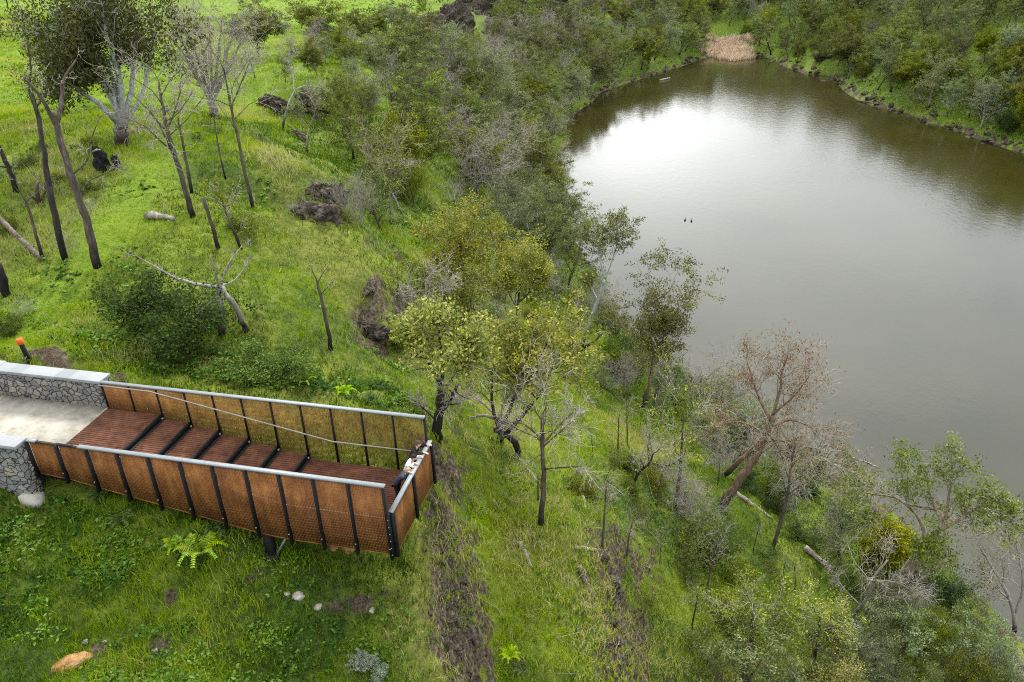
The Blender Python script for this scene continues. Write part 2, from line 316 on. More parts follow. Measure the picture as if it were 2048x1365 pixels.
def mats():
    M['ground']=ground_mat(); M['water']=water_mat()
    M['gum']=leafmat('gum_leaves',[(0,(.040,.054,.011)),(.5,(.122,.145,.033)),(1,(.25,.265,.08))],.45,.25)
    M['gumgrey']=leafmat('grey_green_leaves',[(0,(.048,.066,.022)),(.5,(.135,.165,.058)),(1,(.27,.30,.125))],.4,.25)
    M['gumdark']=leafmat('dark_gum_leaves',[(0,(.022,.028,.009)),(.5,(.062,.066,.021)),(1,(.15,.135,.05))],.1,.3)  # dark green leaf colour of the big white gum's crown
    M['olive']=leafmat('olive_leaves',[(0,(.036,.048,.007)),(.5,(.120,.142,.019)),(1,(.27,.27,.045))],.35,.25)
    M['wattle']=leafmat('wattle_leaves',[(0,(.075,.095,.012)),(.45,(.21,.225,.028)),(.8,(.38,.36,.05)),(1,(.52,.46,.09))],.2,.25)
    M['dark']=leafmat('dark_leaves',[(0,(.014,.026,.006)),(.5,(.036,.064,.013)),(1,(.085,.125,.03))],.2,.3)
    M['fern']=leafmat('fern_fronds',[(0,(.16,.25,.012)),(.5,(.27,.40,.02)),(1,(.38,.50,.04))],.05,.3)
    M['fernd']=leafmat('dull_fern_fronds',[(0,(.035,.065,.02)),(.5,(.07,.11,.035)),(1,(.12,.15,.06))],.1,.3)
    M['shrub']=leafmat('shrub_leaves',[(0,(.026,.044,.007)),(.5,(.080,.120,.016)),(1,(.18,.22,.04))],.3,.25)
    M['rustleaf']=leafmat('dead_brown_leaves',[(0,(.11,.05,.02)),(.5,(.22,.12,.055)),(1,(.34,.22,.11))],.1)
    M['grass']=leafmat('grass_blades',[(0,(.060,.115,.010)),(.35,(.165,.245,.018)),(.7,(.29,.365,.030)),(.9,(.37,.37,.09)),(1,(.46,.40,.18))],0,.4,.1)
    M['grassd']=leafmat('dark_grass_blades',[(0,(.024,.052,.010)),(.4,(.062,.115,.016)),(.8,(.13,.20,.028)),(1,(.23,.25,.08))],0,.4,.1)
    M['grassy']=leafmat('straw_grass_blades',[(0,(.17,.18,.03)),(.4,(.30,.30,.08)),(.8,(.44,.41,.16)),(1,(.58,.52,.28))],0,.4,.1)
    M['weed']=leafmat('weed_leaves',[(0,(.022,.050,.012)),(.5,(.075,.145,.026)),(1,(.21,.31,.08))],0,.35,.3)
    M['silver']=leafmat('silver_leaves',[(0,(.12,.15,.10)),(.5,(.21,.25,.17)),(1,(.32,.36,.27))],0,.2)
    M['reed']=leafmat('dry_reeds',[(0,(.40,.31,.21)),(.5,(.62,.50,.36)),(1,(.8,.68,.52))],0,.2)
    M['bark']=barkmat('brown_bark',[(.3,(.035,.028,.022)),(.5,(.085,.070,.055)),(.7,(.17,.145,.12))],(.010,.009,.008))
    M['barkd']=barkmat('charred_bark',[(.3,(.018,.015,.013)),(.5,(.045,.038,.032)),(.7,(.10,.088,.075))],(.008,.007,.007),(.2,2.2))
    M['white']=barkmat('white_gum_bark',[(.3,(.20,.20,.19)),(.5,(.36,.37,.37)),(.7,(.52,.53,.53))],(.05,.03,.02),(.6,2.6))
    M['dead']=barkmat('bleached_wood',[(.3,(.12,.105,.09)),(.5,(.25,.225,.195)),(.7,(.42,.385,.34))],(.015,.013,.012),(.1,.9))
    M['twig']=barkmat('grey_twigs',[(.3,(.17,.15,.12)),(.5,(.30,.27,.22)),(.7,(.45,.41,.35))])
    M['logw']=barkmat('weathered_log',[(.3,(.13,.11,.09)),(.5,(.28,.25,.21)),(.7,(.46,.42,.37))])
    M['logb']=barkmat('brown_log',[(.3,(.05,.04,.03)),(.5,(.12,.095,.075)),(.7,(.22,.19,.16))])
    M['rusty']=barkmat('reddish_bark',[(.3,(.10,.055,.032)),(.5,(.19,.125,.08)),(.7,(.32,.24,.17))],(.012,.010,.009),(.2,1.6))
    M['peel']=barkmat('peeling_gum_bark',[(.3,(.12,.075,.045)),(.5,(.24,.185,.135)),(.7,(.42,.38,.33))],(.05,.03,.02),(.1,1.0))
    M['rock']=simple('dark_basalt',[(.3,(.016,.012,.009)),(.5,(.055,.043,.032)),(.68,(.135,.112,.085)),(.8,(.27,.24,.19))],3,8,.9,.2,0,.9,.08)
    M['rockw']=simple('pale_stone',[(.3,(.13,.11,.085)),(.5,(.30,.26,.21)),(.7,(.50,.46,.40))],4,6,.85,.2,0,.6,.03)
    M['rocko']=simple('orange_stone',[(.3,(.12,.055,.02)),(.5,(.30,.16,.06)),(.7,(.42,.28,.14))],3,6,.85,.2,0,.6,.03)
    M['steel']=simple('black_steel',[(.3,(.005,.005,.006)),(.7,(.010,.010,.011))],8,3,.65,.2)
    M['rail']=simple('grey_painted_rail',[(.3,(.17,.19,.20)),(.7,(.22,.24,.25))],5,3,.45,.5)
    M['hand']=simple('handrail_steel',[(.3,(.20,.19,.16)),(.7,(.32,.30,.26))],5,3,.4,.5)
    # rust screens, deck, stone
    k=N('rusted_steel_mesh'); p=k.pos(); f=k.math('ADD',k.math('MULTIPLY',k.noise(1.1,4,.65,p),.55),k.math('MULTIPLY',k.noise(3.5,5,.65,k.map(p,(1.6,1.6,.25))),.45)); f2=k.noise(26,3,.6,p)
    c=k.ramp(k.math('ADD',k.math('MULTIPLY',f,.7),k.math('MULTIPLY',f2,.3)),[(.38,(.095,.034,.010)),(.5,(.205,.082,.022)),(.62,(.33,.155,.045))])
    M['rust']=k.end(k.bsdf(c,.8,.25,0,k.bump(f2,.4,.01)))
    k=N('rusted_deck_grating'); p=k.pos(); f=k.noise(3,5,.65,p)
    c=k.ramp(f,[(.34,(.050,.017,.008)),(.5,(.088,.031,.014)),(.68,(.13,.052,.024))]); M['deck']=k.end(k.bsdf(c,.8,.25))
    k=N('pale_concrete_paving'); p=k.obj(); f=k.noise(1.6,6,.65,p); st=k.noise(4,6,.7,k.map(p,(.5,3.2,1),(0,0,.9)))
    c=k.ramp(f,[(.35,(.22,.20,.16)),(.5,(.32,.30,.245)),(.65,(.40,.375,.32))]); c=k.mix(k.ramp(st,[(.60,0.),(.70,.75)]),c,(.06,.052,.042))
    M['conc']=k.end(k.bsdf(c,.85,.2,0,k.bump(st,.3,.01)))
    k=N('grey_stone_coping'); p=k.obj(); f=k.noise(5,5,.6,p); s=k.n('ShaderNodeSeparateXYZ'); k.l(p,s.inputs[0])
    j=k.math('LESS_THAN',k.math('FRACT',k.math('ADD',k.math('MULTIPLY',s.outputs[0],1.55),.2)),.022)
    blk=k.n('ShaderNodeTexWhiteNoise',noise_dimensions='1D'); k.l(k.math('FLOOR',k.math('ADD',k.math('MULTIPLY',s.outputs[0],1.55),.2)),blk.inputs['W'])
    c=k.ramp(f,[(.3,(.19,.20,.205)),(.7,(.25,.26,.265))]); c=k.mix(.5,c,k.ramp(blk.outputs[0],[(0,(.17,.18,.185)),(1,(.30,.31,.315))])); c=k.mix(j,c,(.30,.29,.25))
    M['coping']=k.end(k.bsdf(c,.75,.3,0,k.bump(f,.15,.01)))
    k=N('random_rubble_stone'); p=k.map(k.obj(),(1,1,1.25)); w=k.n('ShaderNodeVectorMath',operation='ADD'); 
    nz=k.n('ShaderNodeTexNoise'); nz.inputs['Scale'].default_value=6; k.l(p,nz.inputs['Vector']); sc_=k.n('ShaderNodeVectorMath',operation='SCALE'); k.l(nz.outputs['Color'],sc_.inputs[0]); sc_.inputs['Scale'].default_value=.12
    k.l(p,w.inputs[0]); k.l(sc_.outputs[0],w.inputs[1]); wv=w.outputs[0]
    e=k.vor(3.9,wv,'DISTANCE_TO_EDGE'); cell=k.vor(3.9,wv,'F1','Color'); hs_=k.n('ShaderNodeSeparateColor'); k.l(cell,hs_.inputs[0])
    st=k.ramp(hs_.outputs[0],[(0,(.09,.09,.09)),(.35,(.19,.19,.18)),(.7,(.27,.265,.24)),(1,(.40,.35,.26))])
    st=k.mix(.5,st,k.ramp(k.noise(18,5,.7,wv),[(.35,(.05,.05,.048)),(.65,(.30,.29,.27))])); c=k.mix(k.ramp(e,[(.012,0.),(.05,1.)]),(.018,.017,.015),st)
    M['rubble']=k.end(k.bsdf(c,.85,.2,0,k.bump(k.ramp(e,[(0,0.),(.1,1.)]),.9,.05)))
    for nm,c in dict(orange=(.62,.12,.02),skin=(.60,.40,.31),brownhair=(.075,.045,.028),darkhair=(.028,.014,.009),blond=(.36,.24,.12),black=(.010,.010,.011),white_cloth=(.80,.81,.84),navy=(.030,.036,.05),jeans=(.04,.05,.08),shoe=(.3,.3,.3),duck=(.03,.025,.02),rust2=(.09,.05,.03)).items():
        M[nm]=simple(nm+'_surface',[(.3,tuple(v*.8 for v in c)),(.7,tuple(min(1,v*1.2) for v in c))],12,4,.75,.25,0,.3,.01)
mats()
# ---------------------------------------------------------------- camera, light, sky
def setup():
    c=bpy.data.cameras.new('camera'); co=bpy.data.objects.new('camera',c); COL.objects.link(co)
    c.lens=F_PX/2048*36; c.sensor_width=36; c.clip_start=.2; c.clip_end=3000
    R=Matrix(((_R[0],_U[0],-_F[0]),(_R[1],_U[1],-_F[1]),(_R[2],_U[2],-_F[2]))); co.matrix_world=Matrix.Translation(Vector(CAM))@R.to_4x4(); SC.camera=co
    EL,AZ=math.radians(44),math.radians(16)   # azimuth right of +Y
    l=bpy.data.lights.new('sun','SUN'); l.energy=SUN_E; l.angle=math.radians(12); l.color=(1,.96,.88)
    lo=bpy.data.objects.new('sun',l); COL.objects.link(lo); d=Vector((math.sin(AZ)*math.cos(EL),math.cos(AZ)*math.cos(EL),math.sin(EL)))
    lo.rotation_euler=d.to_track_quat('Z','Y').to_euler(); lo.location=d*100
    W=bpy.data.worlds.new('World'); SC.world=W; W.use_nodes=True; t=W.node_tree; t.nodes.clear()
    k=N.__new__(N); k.m=W; k.t=t; k.out=k.n('ShaderNodeOutputWorld')
    sky=k.n('ShaderNodeTexSky',sky_type='NISHITA'); sky.sun_disc=False; sky.sun_elevation=EL; sky.sun_rotation=AZ
    g=k.n('ShaderNodeTexCoord').outputs['Generated']
    gl=Vector((math.sin(math.radians(9))*math.cos(math.radians(12.5)),math.cos(math.radians(9))*math.cos(math.radians(12.5)),math.sin(math.radians(12.5))))
    dp=k.n('ShaderNodeVectorMath',operation='DOT_PRODUCT'); k.l(g,dp.inputs[0]); dp.inputs[1].default_value=gl
    dd=k.math('MAXIMUM',dp.outputs['Value'],0.0)
    glow=k.math('ADD',k.math('MULTIPLY',k.math('POWER',dd,110),GLOW),k.math('MULTIPLY',k.math('POWER',dd,9),GLOW*.32))
    cl=k.noise(2.2,6,.62,k.map(g,(1,1,2.6)),.6)
    base=k.mix(k.ramp(cl,[(.36,0.),(.64,1.)]),(7.4,8.2,9.2),(11.0,11.6,12.0))   # thick cloud, in the sky texture's physical units
    cloud=k.mix(1.0,base,k.mix(1.0,(1.0,.985,.95),glow,'MULTIPLY'),'ADD')
    sz=k.n('ShaderNodeSeparateXYZ'); k.l(g,sz.inputs[0])
    zen=k.ramp(sz.outputs[2],[(.60,0.),(1.,1.)]); cloud=k.mix(1.0,cloud,k.mix(1.0,(19.,19.,19.),zen,'MULTIPLY'),'ADD')   # an overcast sky is brightest overhead
    cov=k.ramp(k.noise(1.1,4,.6,k.map(g,(1,1,2.2))),[(.30,.82),(.5,.97)])
    b=k.n('ShaderNodeBackground'); b.inputs['Strength'].default_value=SKY_S
    k.l(k.mix(cov,sky.outputs[0],cloud),b.inputs['Color']); k.l(b.outputs[0],k.out.inputs['Surface'])
    v=SC.view_settings; v.view_transform='Standard'; v.look='None'; v.gamma=1; v.exposure=EXPO; v.use_curve_mapping=False
    SC.render.engine='CYCLES'; cy=SC.cycles; cy.use_denoising=False; cy.pixel_filter_type='BLACKMAN_HARRIS'; cy.filter_width=1.05; cy.max_bounces=6; cy.diffuse_bounces=2; cy.glossy_bounces=2; cy.transmission_bounces=2; cy.transparent_max_bounces=8
    cy.sample_clamp_indirect=2.5; cy.sample_clamp_direct=12; cy.caustics_reflective=False; cy.caustics_refractive=False
SUN_E,SKY_S,GLOW,EXPO=3.0,.10,13.0,.62
setup()
# ---------------------------------------------------------------- ground sheet
def px_poly(pts): return [tuple(at(*p)[:2]) for p in pts]
def build_ground():
    X,Y,Z=GX,GY,GZ
    pxx,pyy,_=project(np.stack([X,Y,Z],2))
    n1=fbm(X,Y,3,3,55)*1.2
    def band(pts,w,soft=.6,nz=1.):
        d=polydist(X,Y,px_poly(pts)); return np.clip((w - d + n1*nz)/soft+.5,0,1)
    dirt=band([(878,1010),(893,1060),(905,1130),(915,1230),(915,1330),(915,1420)],.14,.8,1.5)
    dirt=np.maximum(dirt,band([(1220,1120),(1232,1200),(1240,1290),(1245,1400)],-.08,.7,1.2))
    n2=fbm(X,Y,.8,4,57)*1.3+n1*.35
    for c,w in [((310,1310),.8),((380,1285),.9),((190,1310),.6),((640,1190),.9),((710,1180),1.1),((500,1160),.6),((250,1330),.5),((760,1220),.8),((560,1120),.5),((1400,1365),.5),((770,640),.6),((480,1220),.7),((330,1230),.6)]:
        x,y=at(*c)[:2]; dirt=np.maximum(dirt,np.clip((1.05-np.hypot(X-x,(Y-y)*1.3)/w)*.9+n2*1.5-.12,0,1)*.95)
    dirt=np.maximum(dirt,np.clip(n2*1.6-1.15,0,.8)*np.clip((60-Y)/20,0,1))
    dirt=np.maximum(dirt,band([(0,735),(100,722),(230,760)],.4,.6,.6)*.9)
    dirt=np.maximum(dirt,np.clip((WZ+1.1-Z+n1*.6)/.8,0,1))
    dirt=np.maximum(dirt,np.clip((SL-1.0)/.5,0,1)*np.clip(.6+n1,0,1))
    dirt*=np.clip(.62+fbm(X,Y,.55,3,58)*1.6,.1,1)
    path=band([(0,690),(80,615),(150,545),(210,470),(260,410),(300,340),(320,290),(350,240)],1.3,1.6,1.0)
    padd=np.clip((Z+9.2)/1.2,0,1)*np.clip((Y-66+n1*6)/14,0,1)*np.clip((880-pxx+n1*40)/60,0,1)*np.clip((250-pyy)/50,0,1)
    path=np.maximum(path*.8,padd*np.clip(.75+n1*.6,0,1))
    forest=np.clip((-4.5-Z)/2,0,1)*np.clip((Y-52)/10,0,1); forest=np.maximum(forest,np.clip((X-40)/10,0,1))
    forest=forest*np.clip(.85+n1,.25,1)
    dry=band([(870,1060),(850,1200),(840,1365)],.9,1.2,1.2)*.8
    dry=np.maximum(dry,band([(1080,1130),(1150,1180),(1190,1250)],1.0,1.5,1.5)*.8)
    dry=np.maximum(dry,band([(600,340),(640,520),(730,560),(750,640)],2.0,2.5,2)*.55)
    dry=np.maximum(dry,band([(30,520),(120,400),(60,330)],2.5,2.5,2)*.5)
    for c,w in [((285,712),1.0),((400,708),1.1),((432,742),1.1),((245,725),.7),((620,800),.8),((560,760),.8)]:
        x,y=at(*c)[:2]; dry=np.maximum(dry,np.clip((1.2-np.hypot(X-x,(Y-y)*1.4)/w)+n2*.8,0,1))
    col=np.stack([dirt,path,forest,dry],2).reshape(-1,4)
    idx=np.arange(NR*NC).reshape(NR,NC)
    f=np.stack([idx[:-1,:-1],idx[:-1,1:],idx[1:,1:],idx[1:,:-1]],2).reshape(-1,4)
    mb=MB(); mb.add(np.stack([X,Y,Z],2).reshape(-1,3),f); o=mb.build('ground',M['ground'],smooth=True); tag(o,kind='structure')
    a=o.data.attributes.new('mask','FLOAT_COLOR','POINT'); a.data.foreach_set('color',col.astype(np.float32).ravel())
    mb=MB(); mb.add([(-400,-60,WZ),(700,-60,WZ),(700,700,WZ),(-400,700,WZ)],[(0,1,2,3)]); tag(mb.build('water',M['water']),kind='structure')
    return dirt,path,forest,dry
DIRT,PATH,FOREST,DRY=build_ground()
def gi(x,y,G):
    t=np.clip(np.log((y-Y0)/YA+1)/YK*(NR-1),0,NR-1).astype(int); u=np.clip((x/halfw(y)+1)/2*(NC-1),0,NC-1).astype(int); return G[t,u]
# ---------------------------------------------------------------- lookout platform
AX=np.array([[PD[0],PD[1],0],[PN[0],PN[1],0],[0,0,1.]])     # rows: along, across, up
def PP(s,w,z): return np.array([PX0+PD[0]*s+PN[0]*w,PY0+PD[1]*s+PN[1]*w,z])
def lb(mb,s0,s1,w0,w1,z0,z1,rnd=None):  # platform-aligned box, local coordinates
    mb.box(((s0+s1)/2,(w0+w1)/2,(z0+z1)/2),(abs(s1-s0),abs(w1-w0),abs(z1-z0)),rnd=rnd)
def platform():
    root=empty('lookout_platform',(PX0,PY0,0),'rusted steel mesh viewing platform stepping down over the grassy rim','viewing platform'); root.rotation_euler.z=YAW
    LZ=1.05; fl=lambda i: -STEP*min(max(i-1,0),6)   # floor of bay i (0..10)
    def bot(s):
        i=s/BAY; return -.25-.08*i if i<1 else (-.33-(i-1)*(1.16/6.4) if i<7.4 else -1.49)
    rs=np.random.RandomState(3)
    def screen(s0,s1,w,ang,depth,pitch,rows,th=.012):
        mb=MB(); n=int((s1-s0)/pitch); ca,sa=math.cos(ang),math.sin(ang)
        for q in range(n):
            s=s0+(q+.5)*(s1-s0)/n; zb=bot(s)+.03
            ax=[[ca,-sa,0],[sa,ca,0],[0,0,1]]
            mb.box((s,w,(LZ-.03+zb)/2),(th,depth,LZ-.03-zb),ax)
        for z in np.arange(-1.4,1.0,rows):
            zz=z
            if zz<bot(s0)+.05 or zz<bot(s1)+.05: continue
            lb(mb,s0,s1,w-.003,w+.003,zz,zz+.007)
        # rim of the panel
        V=[]; 
        for (za,zb_,) in ((bot(s0),bot(s1)),):
            V=[(s0,w-.012,za),(s1,w-.012,zb_),(s1,w+.012,zb_),(s0,w+.012,za),(s0,w-.012,za+.035),(s1,w-.012,zb_+.035),(s1,w+.012,zb_+.035),(s0,w+.012,za+.035)]
            mb.add(V,[(0,3,2,1),(4,5,6,7),(0,1,5,4),(3,7,6,2),(0,4,7,3),(1,2,6,5)])
        return mb.build('screen_panel',M['rust'],root)
    for i in range(11):
        screen(i*BAY+.03,(i+1)*BAY-.03,-.005,math.radians(22),.036,.046,.10)
        screen(i*BAY+.03,(i+1)*BAY-.03,PW+.005,math.radians(-22),.046,.036,.16,.011)
    for i in range(12):
        s=i*BAY
        for w,sg in ((0,-1),(PW,1)):
            mb=MB(); o=w+sg*.02
            if sg<0: lb(mb,s-.03,s+.03,o-.12,o,bot(s)-.09,LZ-.03)
            else: lb(mb,s-.022,s+.022,o-.05,o+.06,bot(s)-.09,LZ-.03)
            po=mb.build('post',M['steel'],root)
            if sg<0:
                for z in (bot(s)+.35,):
                    b=MB(); b.tube([(s,o-.12,z),(s,o-.145,z)],.022,6); b.build('bolt',M['rail'],po)
    # end screens
    E0=11*BAY+.11; ze=.14; zb=-1.46
    for (w0,w1) in ((.05,PW/2-.03),(PW/2+.03,PW-.05)):
        mb=MB(); n=int((w1-w0)/.03)
        for q in range(n):
            w=w0+(q+.5)*(w1-w0)/n; lb(mb,E0-.012,E0+.012,w-.006,w+.006,zb+.02,ze-.03)
        for z in np.arange(zb+.08,ze-.04,.12): lb(mb,E0-.003,E0+.003,w0,w1,z,z+.007)
        lb(mb,E0-.012,E0+.012,w0,w1,zb,zb+.03); mb.build('screen_panel',M['rust'],root)
    for w in (0,PW/2,PW):
        mb=MB(); lb(mb,E0-.02 if w==0 else E0+.014,E0+.10,w-.05,w+.05,zb-.04,ze-.03)
        if w==0: lb(mb,E0-.10,E0-.0202,w-.14,w-.025,zb-.07,ze-.02)
        po=mb.build('post',M['steel'],root)
        if w==0:
            for z in np.arange(zb+.1,ze-.1,.26):
                for a in (-.06,): b=MB(); b.tube([(E0+a,w-.14,z),(E0+a,w-.158,z)],.018,6); b.build('bolt',M['rail'],po)
    mb=MB(); lb(mb,1.72*BAY,11*BAY+.02,-.085,.06,LZ-.03,LZ+.02); mb.build('top_rail',M['rail'],root)
    mb=MB(); lb(mb,.0,.32,-.085,.06,LZ-.03,LZ+.022); mb.build('top_rail',M['rail'],root)
    mb=MB(); lb(mb,.0,1.72*BAY-.005,-.07,.04,LZ-.045,LZ-.031); lb(mb,1.0*BAY,1.5*BAY,-.05,.035,LZ-.0305,LZ-.012); mb.build('bare_rail_plate',M['steel'],root)
    mb=MB(); lb(mb,.0,11*BAY+.02,PW-.06,PW+.075,LZ-.03,LZ+.02); mb.build('top_rail',M['rail'],root)
    mb=MB(); lb(mb,E0-.065,E0+.075,-.02,PW+.04,ze-.03,ze+.02); mb.build('top_rail',M['rail'],root)
    # deck: grating bars running along, cross bars below
    bounds=[0,2,3,4,5,6,7,11]
    for k in range(7):
        s0=bounds[k]*BAY; s1=bounds[k+1]*BAY+(.1 if k==6 else 0); z=-STEP*k; mb=MB()
        for w in np.arange(.09,PW-.07,.105):
            lb(mb,s0+.006,s1-.065 if k<6 else s1-.01,w-.042,w+.042,z-.04,z)
        for s in np.arange(s0+.15,s1-.1,.30): lb(mb,s-.01,s+.01,.05,PW-.05,z-.055,z-.0405)
        mb.build('deck_plate',M['deck'],root)
        if k<6:
            mb=MB(); lb(mb,s1-.06,s1-.004,.04,PW-.04,z-.22,z+.004); lb(mb,s1-.003,s1+.10,.04,PW-.04,z-STEP+.002,z-STEP+.012)
            mb.build('step_edge',M['steel'],root)
            mb=MB(); lb(mb,s1+.0,s1+.05,PW-.12,PW-.05,z-STEP+.013,z-STEP+.07); mb.build('bracket',M['rail'],root)
    # beams under the deck
    for w in (.10,PW-.10):
        mb=MB(); pts=[(0,w,-.3),(2*BAY,w,-.32),(7.2*BAY,w,-1.30),(11*BAY,w,-1.30)]
        for a,b in zip(pts[:-1],pts[1:]):
            V=[(a[0],w-.06,a[2]-.12),(b[0],w-.06,b[2]-.12),(b[0],w+.06,b[2]-.12),(a[0],w+.06,a[2]-.12),(a[0],w-.06,a[2]+.1),(b[0],w-.06,b[2]+.1),(b[0],w+.06,b[2]+.1),(a[0],w+.06,a[2]+.1)]
            mb.add(V,[(0,3,2,1),(4,5,6,7),(0,1,5,4),(3,7,6,2),(0,4,7,3),(1,2,6,5)])
        mb.build('floor_beam',M['steel'],root)
    for i in range(7,12):
        mb=MB(); lb(mb,i*BAY-.05,i*BAY+.05,.165,PW-.165,-1.42,-1.22); mb.build('cross_beam',M['steel'],root)
    for w in (.30,PW-.5):
        mb=MB(); p=PP(7.45,w,0); g=float(hz(p[0],p[1]))
        lb(mb,7.33,7.57,w-.12,w+.12,g-.4,-1.43); lb(mb,7.25,7.65,w-.2,w+.2,g-.4,g+.10); mb.build('support_column',M['steel'],root)
        mb=MB(); mb.tube([(7.62,w,g+.08),(8.25,w,-1.43)],.035,6); mb.build('brace',M['rail'],root)
    # handrail on the far side following the steps
    hp=[(-.05,PW-.10,LZ-.08),(1.85*BAY,PW-.10,LZ-.10),(7.95*BAY,PW-.10,-1.1+.86),(11*BAY-.05,PW-.10,-1.1+.86)]
    mb=MB(); mb.tube(hp,.024,8); h=mb.build('handrail',M['hand'],root,True)
    for i in (1,3,5,7,9,10.8):
        s=i*BAY; z=np.interp(s,[q[0] for q in hp],[q[2] for q in hp]); b=MB(); b.tube([(s,PW-.10,z-.02),(s,PW-.02,z-.06)],.009,5); b.build('rail_bracket',M['steel'],h)
    # near handrail
    hp=[(-.05,.10,LZ-.08),(1.85*BAY,.10,LZ-.10),(7.95*BAY,.10,-1.1+.86),(11*BAY-.05,.10,-1.1+.86)]
    mb=MB(); mb.tube(hp,.024,8); h=mb.build('handrail',M['hand'],root,True)
    return root
platform()
def walls():
    def wall(nm,s0,s1,w0,w1,label,over=.06,turn=None,depth=.7):
        r=empty(nm,PP(s0,(w0+w1)/2,0),label,'stone wall'); r.rotation_euler.z=YAW
        mb=MB(); L=s1-s0; W=w1-w0
        # rubble body with slightly uneven faces
        n,mz=int(L/.16)+2,8; P=[]; rr=np.random.RandomState(int(L*10))
        for side in (-1,1):
            for a in range(n):
                for b in range(mz):
                    P.append((L*a/(n-1), side*(W/2)+side*rr.uniform(-.02,.025)*(0<a<n-1), -depth+(.95+depth)*b/(mz-1)))
        Q=[]
        for sd in range(2):
            o=sd*n*mz
            for a in range(n-1):
                for b in range(mz-1):
                    q=(o+a*mz+b,o+(a+1)*mz+b,o+(a+1)*mz+b+1,o+a*mz+b+1); Q.append(q if sd==0 else q[::-1])
        for b in range(mz-1):
            Q.append((b,b+1,n*mz+b+1,n*mz+b)); e=(n-1)*mz; Q.append((e+b,n*mz+e+b,n*mz+e+b+1,e+b+1))
        mb.add(P,Q); mb.build('rubble_wall',M['rubble'],r)
        mb=MB(); mb.box((L/2,0,1.01),(L+2*over,W+.10,.12)); o=mb.build('coping',M['coping'],r)
        bv=o.modifiers.new('b','BEVEL'); bv.width=.012; bv.segments=2
        return r
    wall('stone_wall',-4.35,-.06,PW+.02,PW+.50,'grey rubble stone wall with pale coping behind the paved landing',.03)
    wall('stone_wall',-6.0,-.10,-.40,.02,'grey rubble stone wall with pale coping at the near corner of the platform',.03,depth=1.25)
    r=wall('stone_wall',-8.5,-4.40,PW+.10,PW+.58,'short length of rubble stone wall at the left edge, set back',.0); r.rotation_euler.z=YAW
    mb=MB(); lb(mb,-4.27,-.01,.06,PW,-.15,0); o=mb.build('landing_pavement',M['conc']); o.location=PP(0,0,0); o.rotation_euler.z=YAW; tag(o,kind='structure')
    mb=MB(); lb(mb,-9,-4.28,-.5,PW+.09,-.15,-.02); o=mb.build('gravel_path',M['soil'] if 'soil' in M else M['conc']); o.location=PP(0,0,0); o.rotation_euler.z=YAW; tag(o,kind='structure')
    mb=MB(); lb(mb,-.5,.16,-.62,-.25,-1.3,-.78); o=mb.build('concrete_footing',M['conc']); o.location=PP(0,0,0); o.rotation_euler.z=YAW; tag(o,'small pale concrete footing at the foot of the near stone wall','footing')
    # marker post
    p=at(61,727); r=empty('bollard',p,'black square bollard with an orange cap beside the stone wall','bollard'); r.rotation_euler=(0,-.10,.2)
    mb=MB(); mb.box((0,0,.38),(.14,.14,.96)); o=mb.build('post',M['black'],r); o.modifiers.new('b','BEVEL').width=.01
    mb=MB(); mb.box((0,0,.97),(.20,.20,.24)); o=mb.build('cap',M['orange'],r); o.modifiers.new('b','BEVEL').width=.02
walls()
# ---------------------------------------------------------------- people
def skin(name,chains,m,parent,sub=2,root=0):
    """chains: list of point lists (x,y,z,r); the first point of a later chain may repeat an earlier point"""
    V=[];E=[];R=[];key={}
    def vid(p):
        k=tuple(round(c,4) for c in p[:3])
        if k not in key: key[k]=len(V); V.append(p[:3]); R.append(p[3])
        return key[k]
    for ch in chains:
        ids=[vid(p) for p in ch]; E+=[(a,b) for a,b in zip(ids[:-1],ids[1:])]
    me=bpy.data.meshes.new(name); me.from_pydata(V,E,[]); o=link(name,me,parent); me.materials.append(m)
    md=o.modifiers.new('skin','SKIN'); md.use_smooth_shade=True
    sv=me.skin_vertices[0].data
    for i,r in enumerate(R):
        rr=r if isinstance(r,tuple) else (r,r); sv[i].radius=rr; sv[i].use_root=(i==root)
    s=o.modifiers.new('sub','SUBSURF'); s.levels=sub; s.render_levels=sub
    return o
def head_mesh(name,c,R,m,parent,sz=1.,fwd=0):
    mb=MB(); n,k=14,18; P=[]
    for i in range(n+1):
        th=math.pi*i/n
        for j in range(k):
            ph=2*math.pi*j/k; x=math.sin(th)*math.cos(ph); y=math.sin(th)*math.sin(ph); z=math.cos(th)
            w=.074*(1-.22*max(0,-z)); d=.095; h=.118
            px_,py_,pz_=x*d,y*w,z*h
            if x>0: 
                px_*=.93; px_+=.022*math.exp(-((z+.05)/.13)**2-(y/.22)**2)          # nose
                px_-=.012*math.exp(-((z-.12)/.1)**2)*(math.exp(-((abs(y)-.38)/.2)**2))  # eye sockets
                px_+=.008*math.exp(-((z+.42)/.12)**2-(y/.35)**2)                     # lips
                px_+=.012*math.exp(-((z+.85)/.2)**2-(y/.4)**2)                       # chin
            px_-=.015*max(0,-z)*(x<0)
            P.append((px_*sz,py_*sz,pz_*sz))
    P=np.array(P)@np.array(R).T+np.array(c)
    Q=[(i*k+j,(i+1)*k+j,(i+1)*k+(j+1)%k,i*k+(j+1)%k) for i in range(n) for j in range(k)]
    mb.add(P,Q); return mb
def rotm(yaw,pitch):
    cy,sy=math.cos(yaw),math.sin(yaw); cp,sp=math.cos(pitch),math.sin(pitch)
    return np.array([[cy,-sy,0],[sy,cy,0],[0,0,1.]])@np.array([[cp,0,sp],[0,1,0],[-sp,0,cp]])
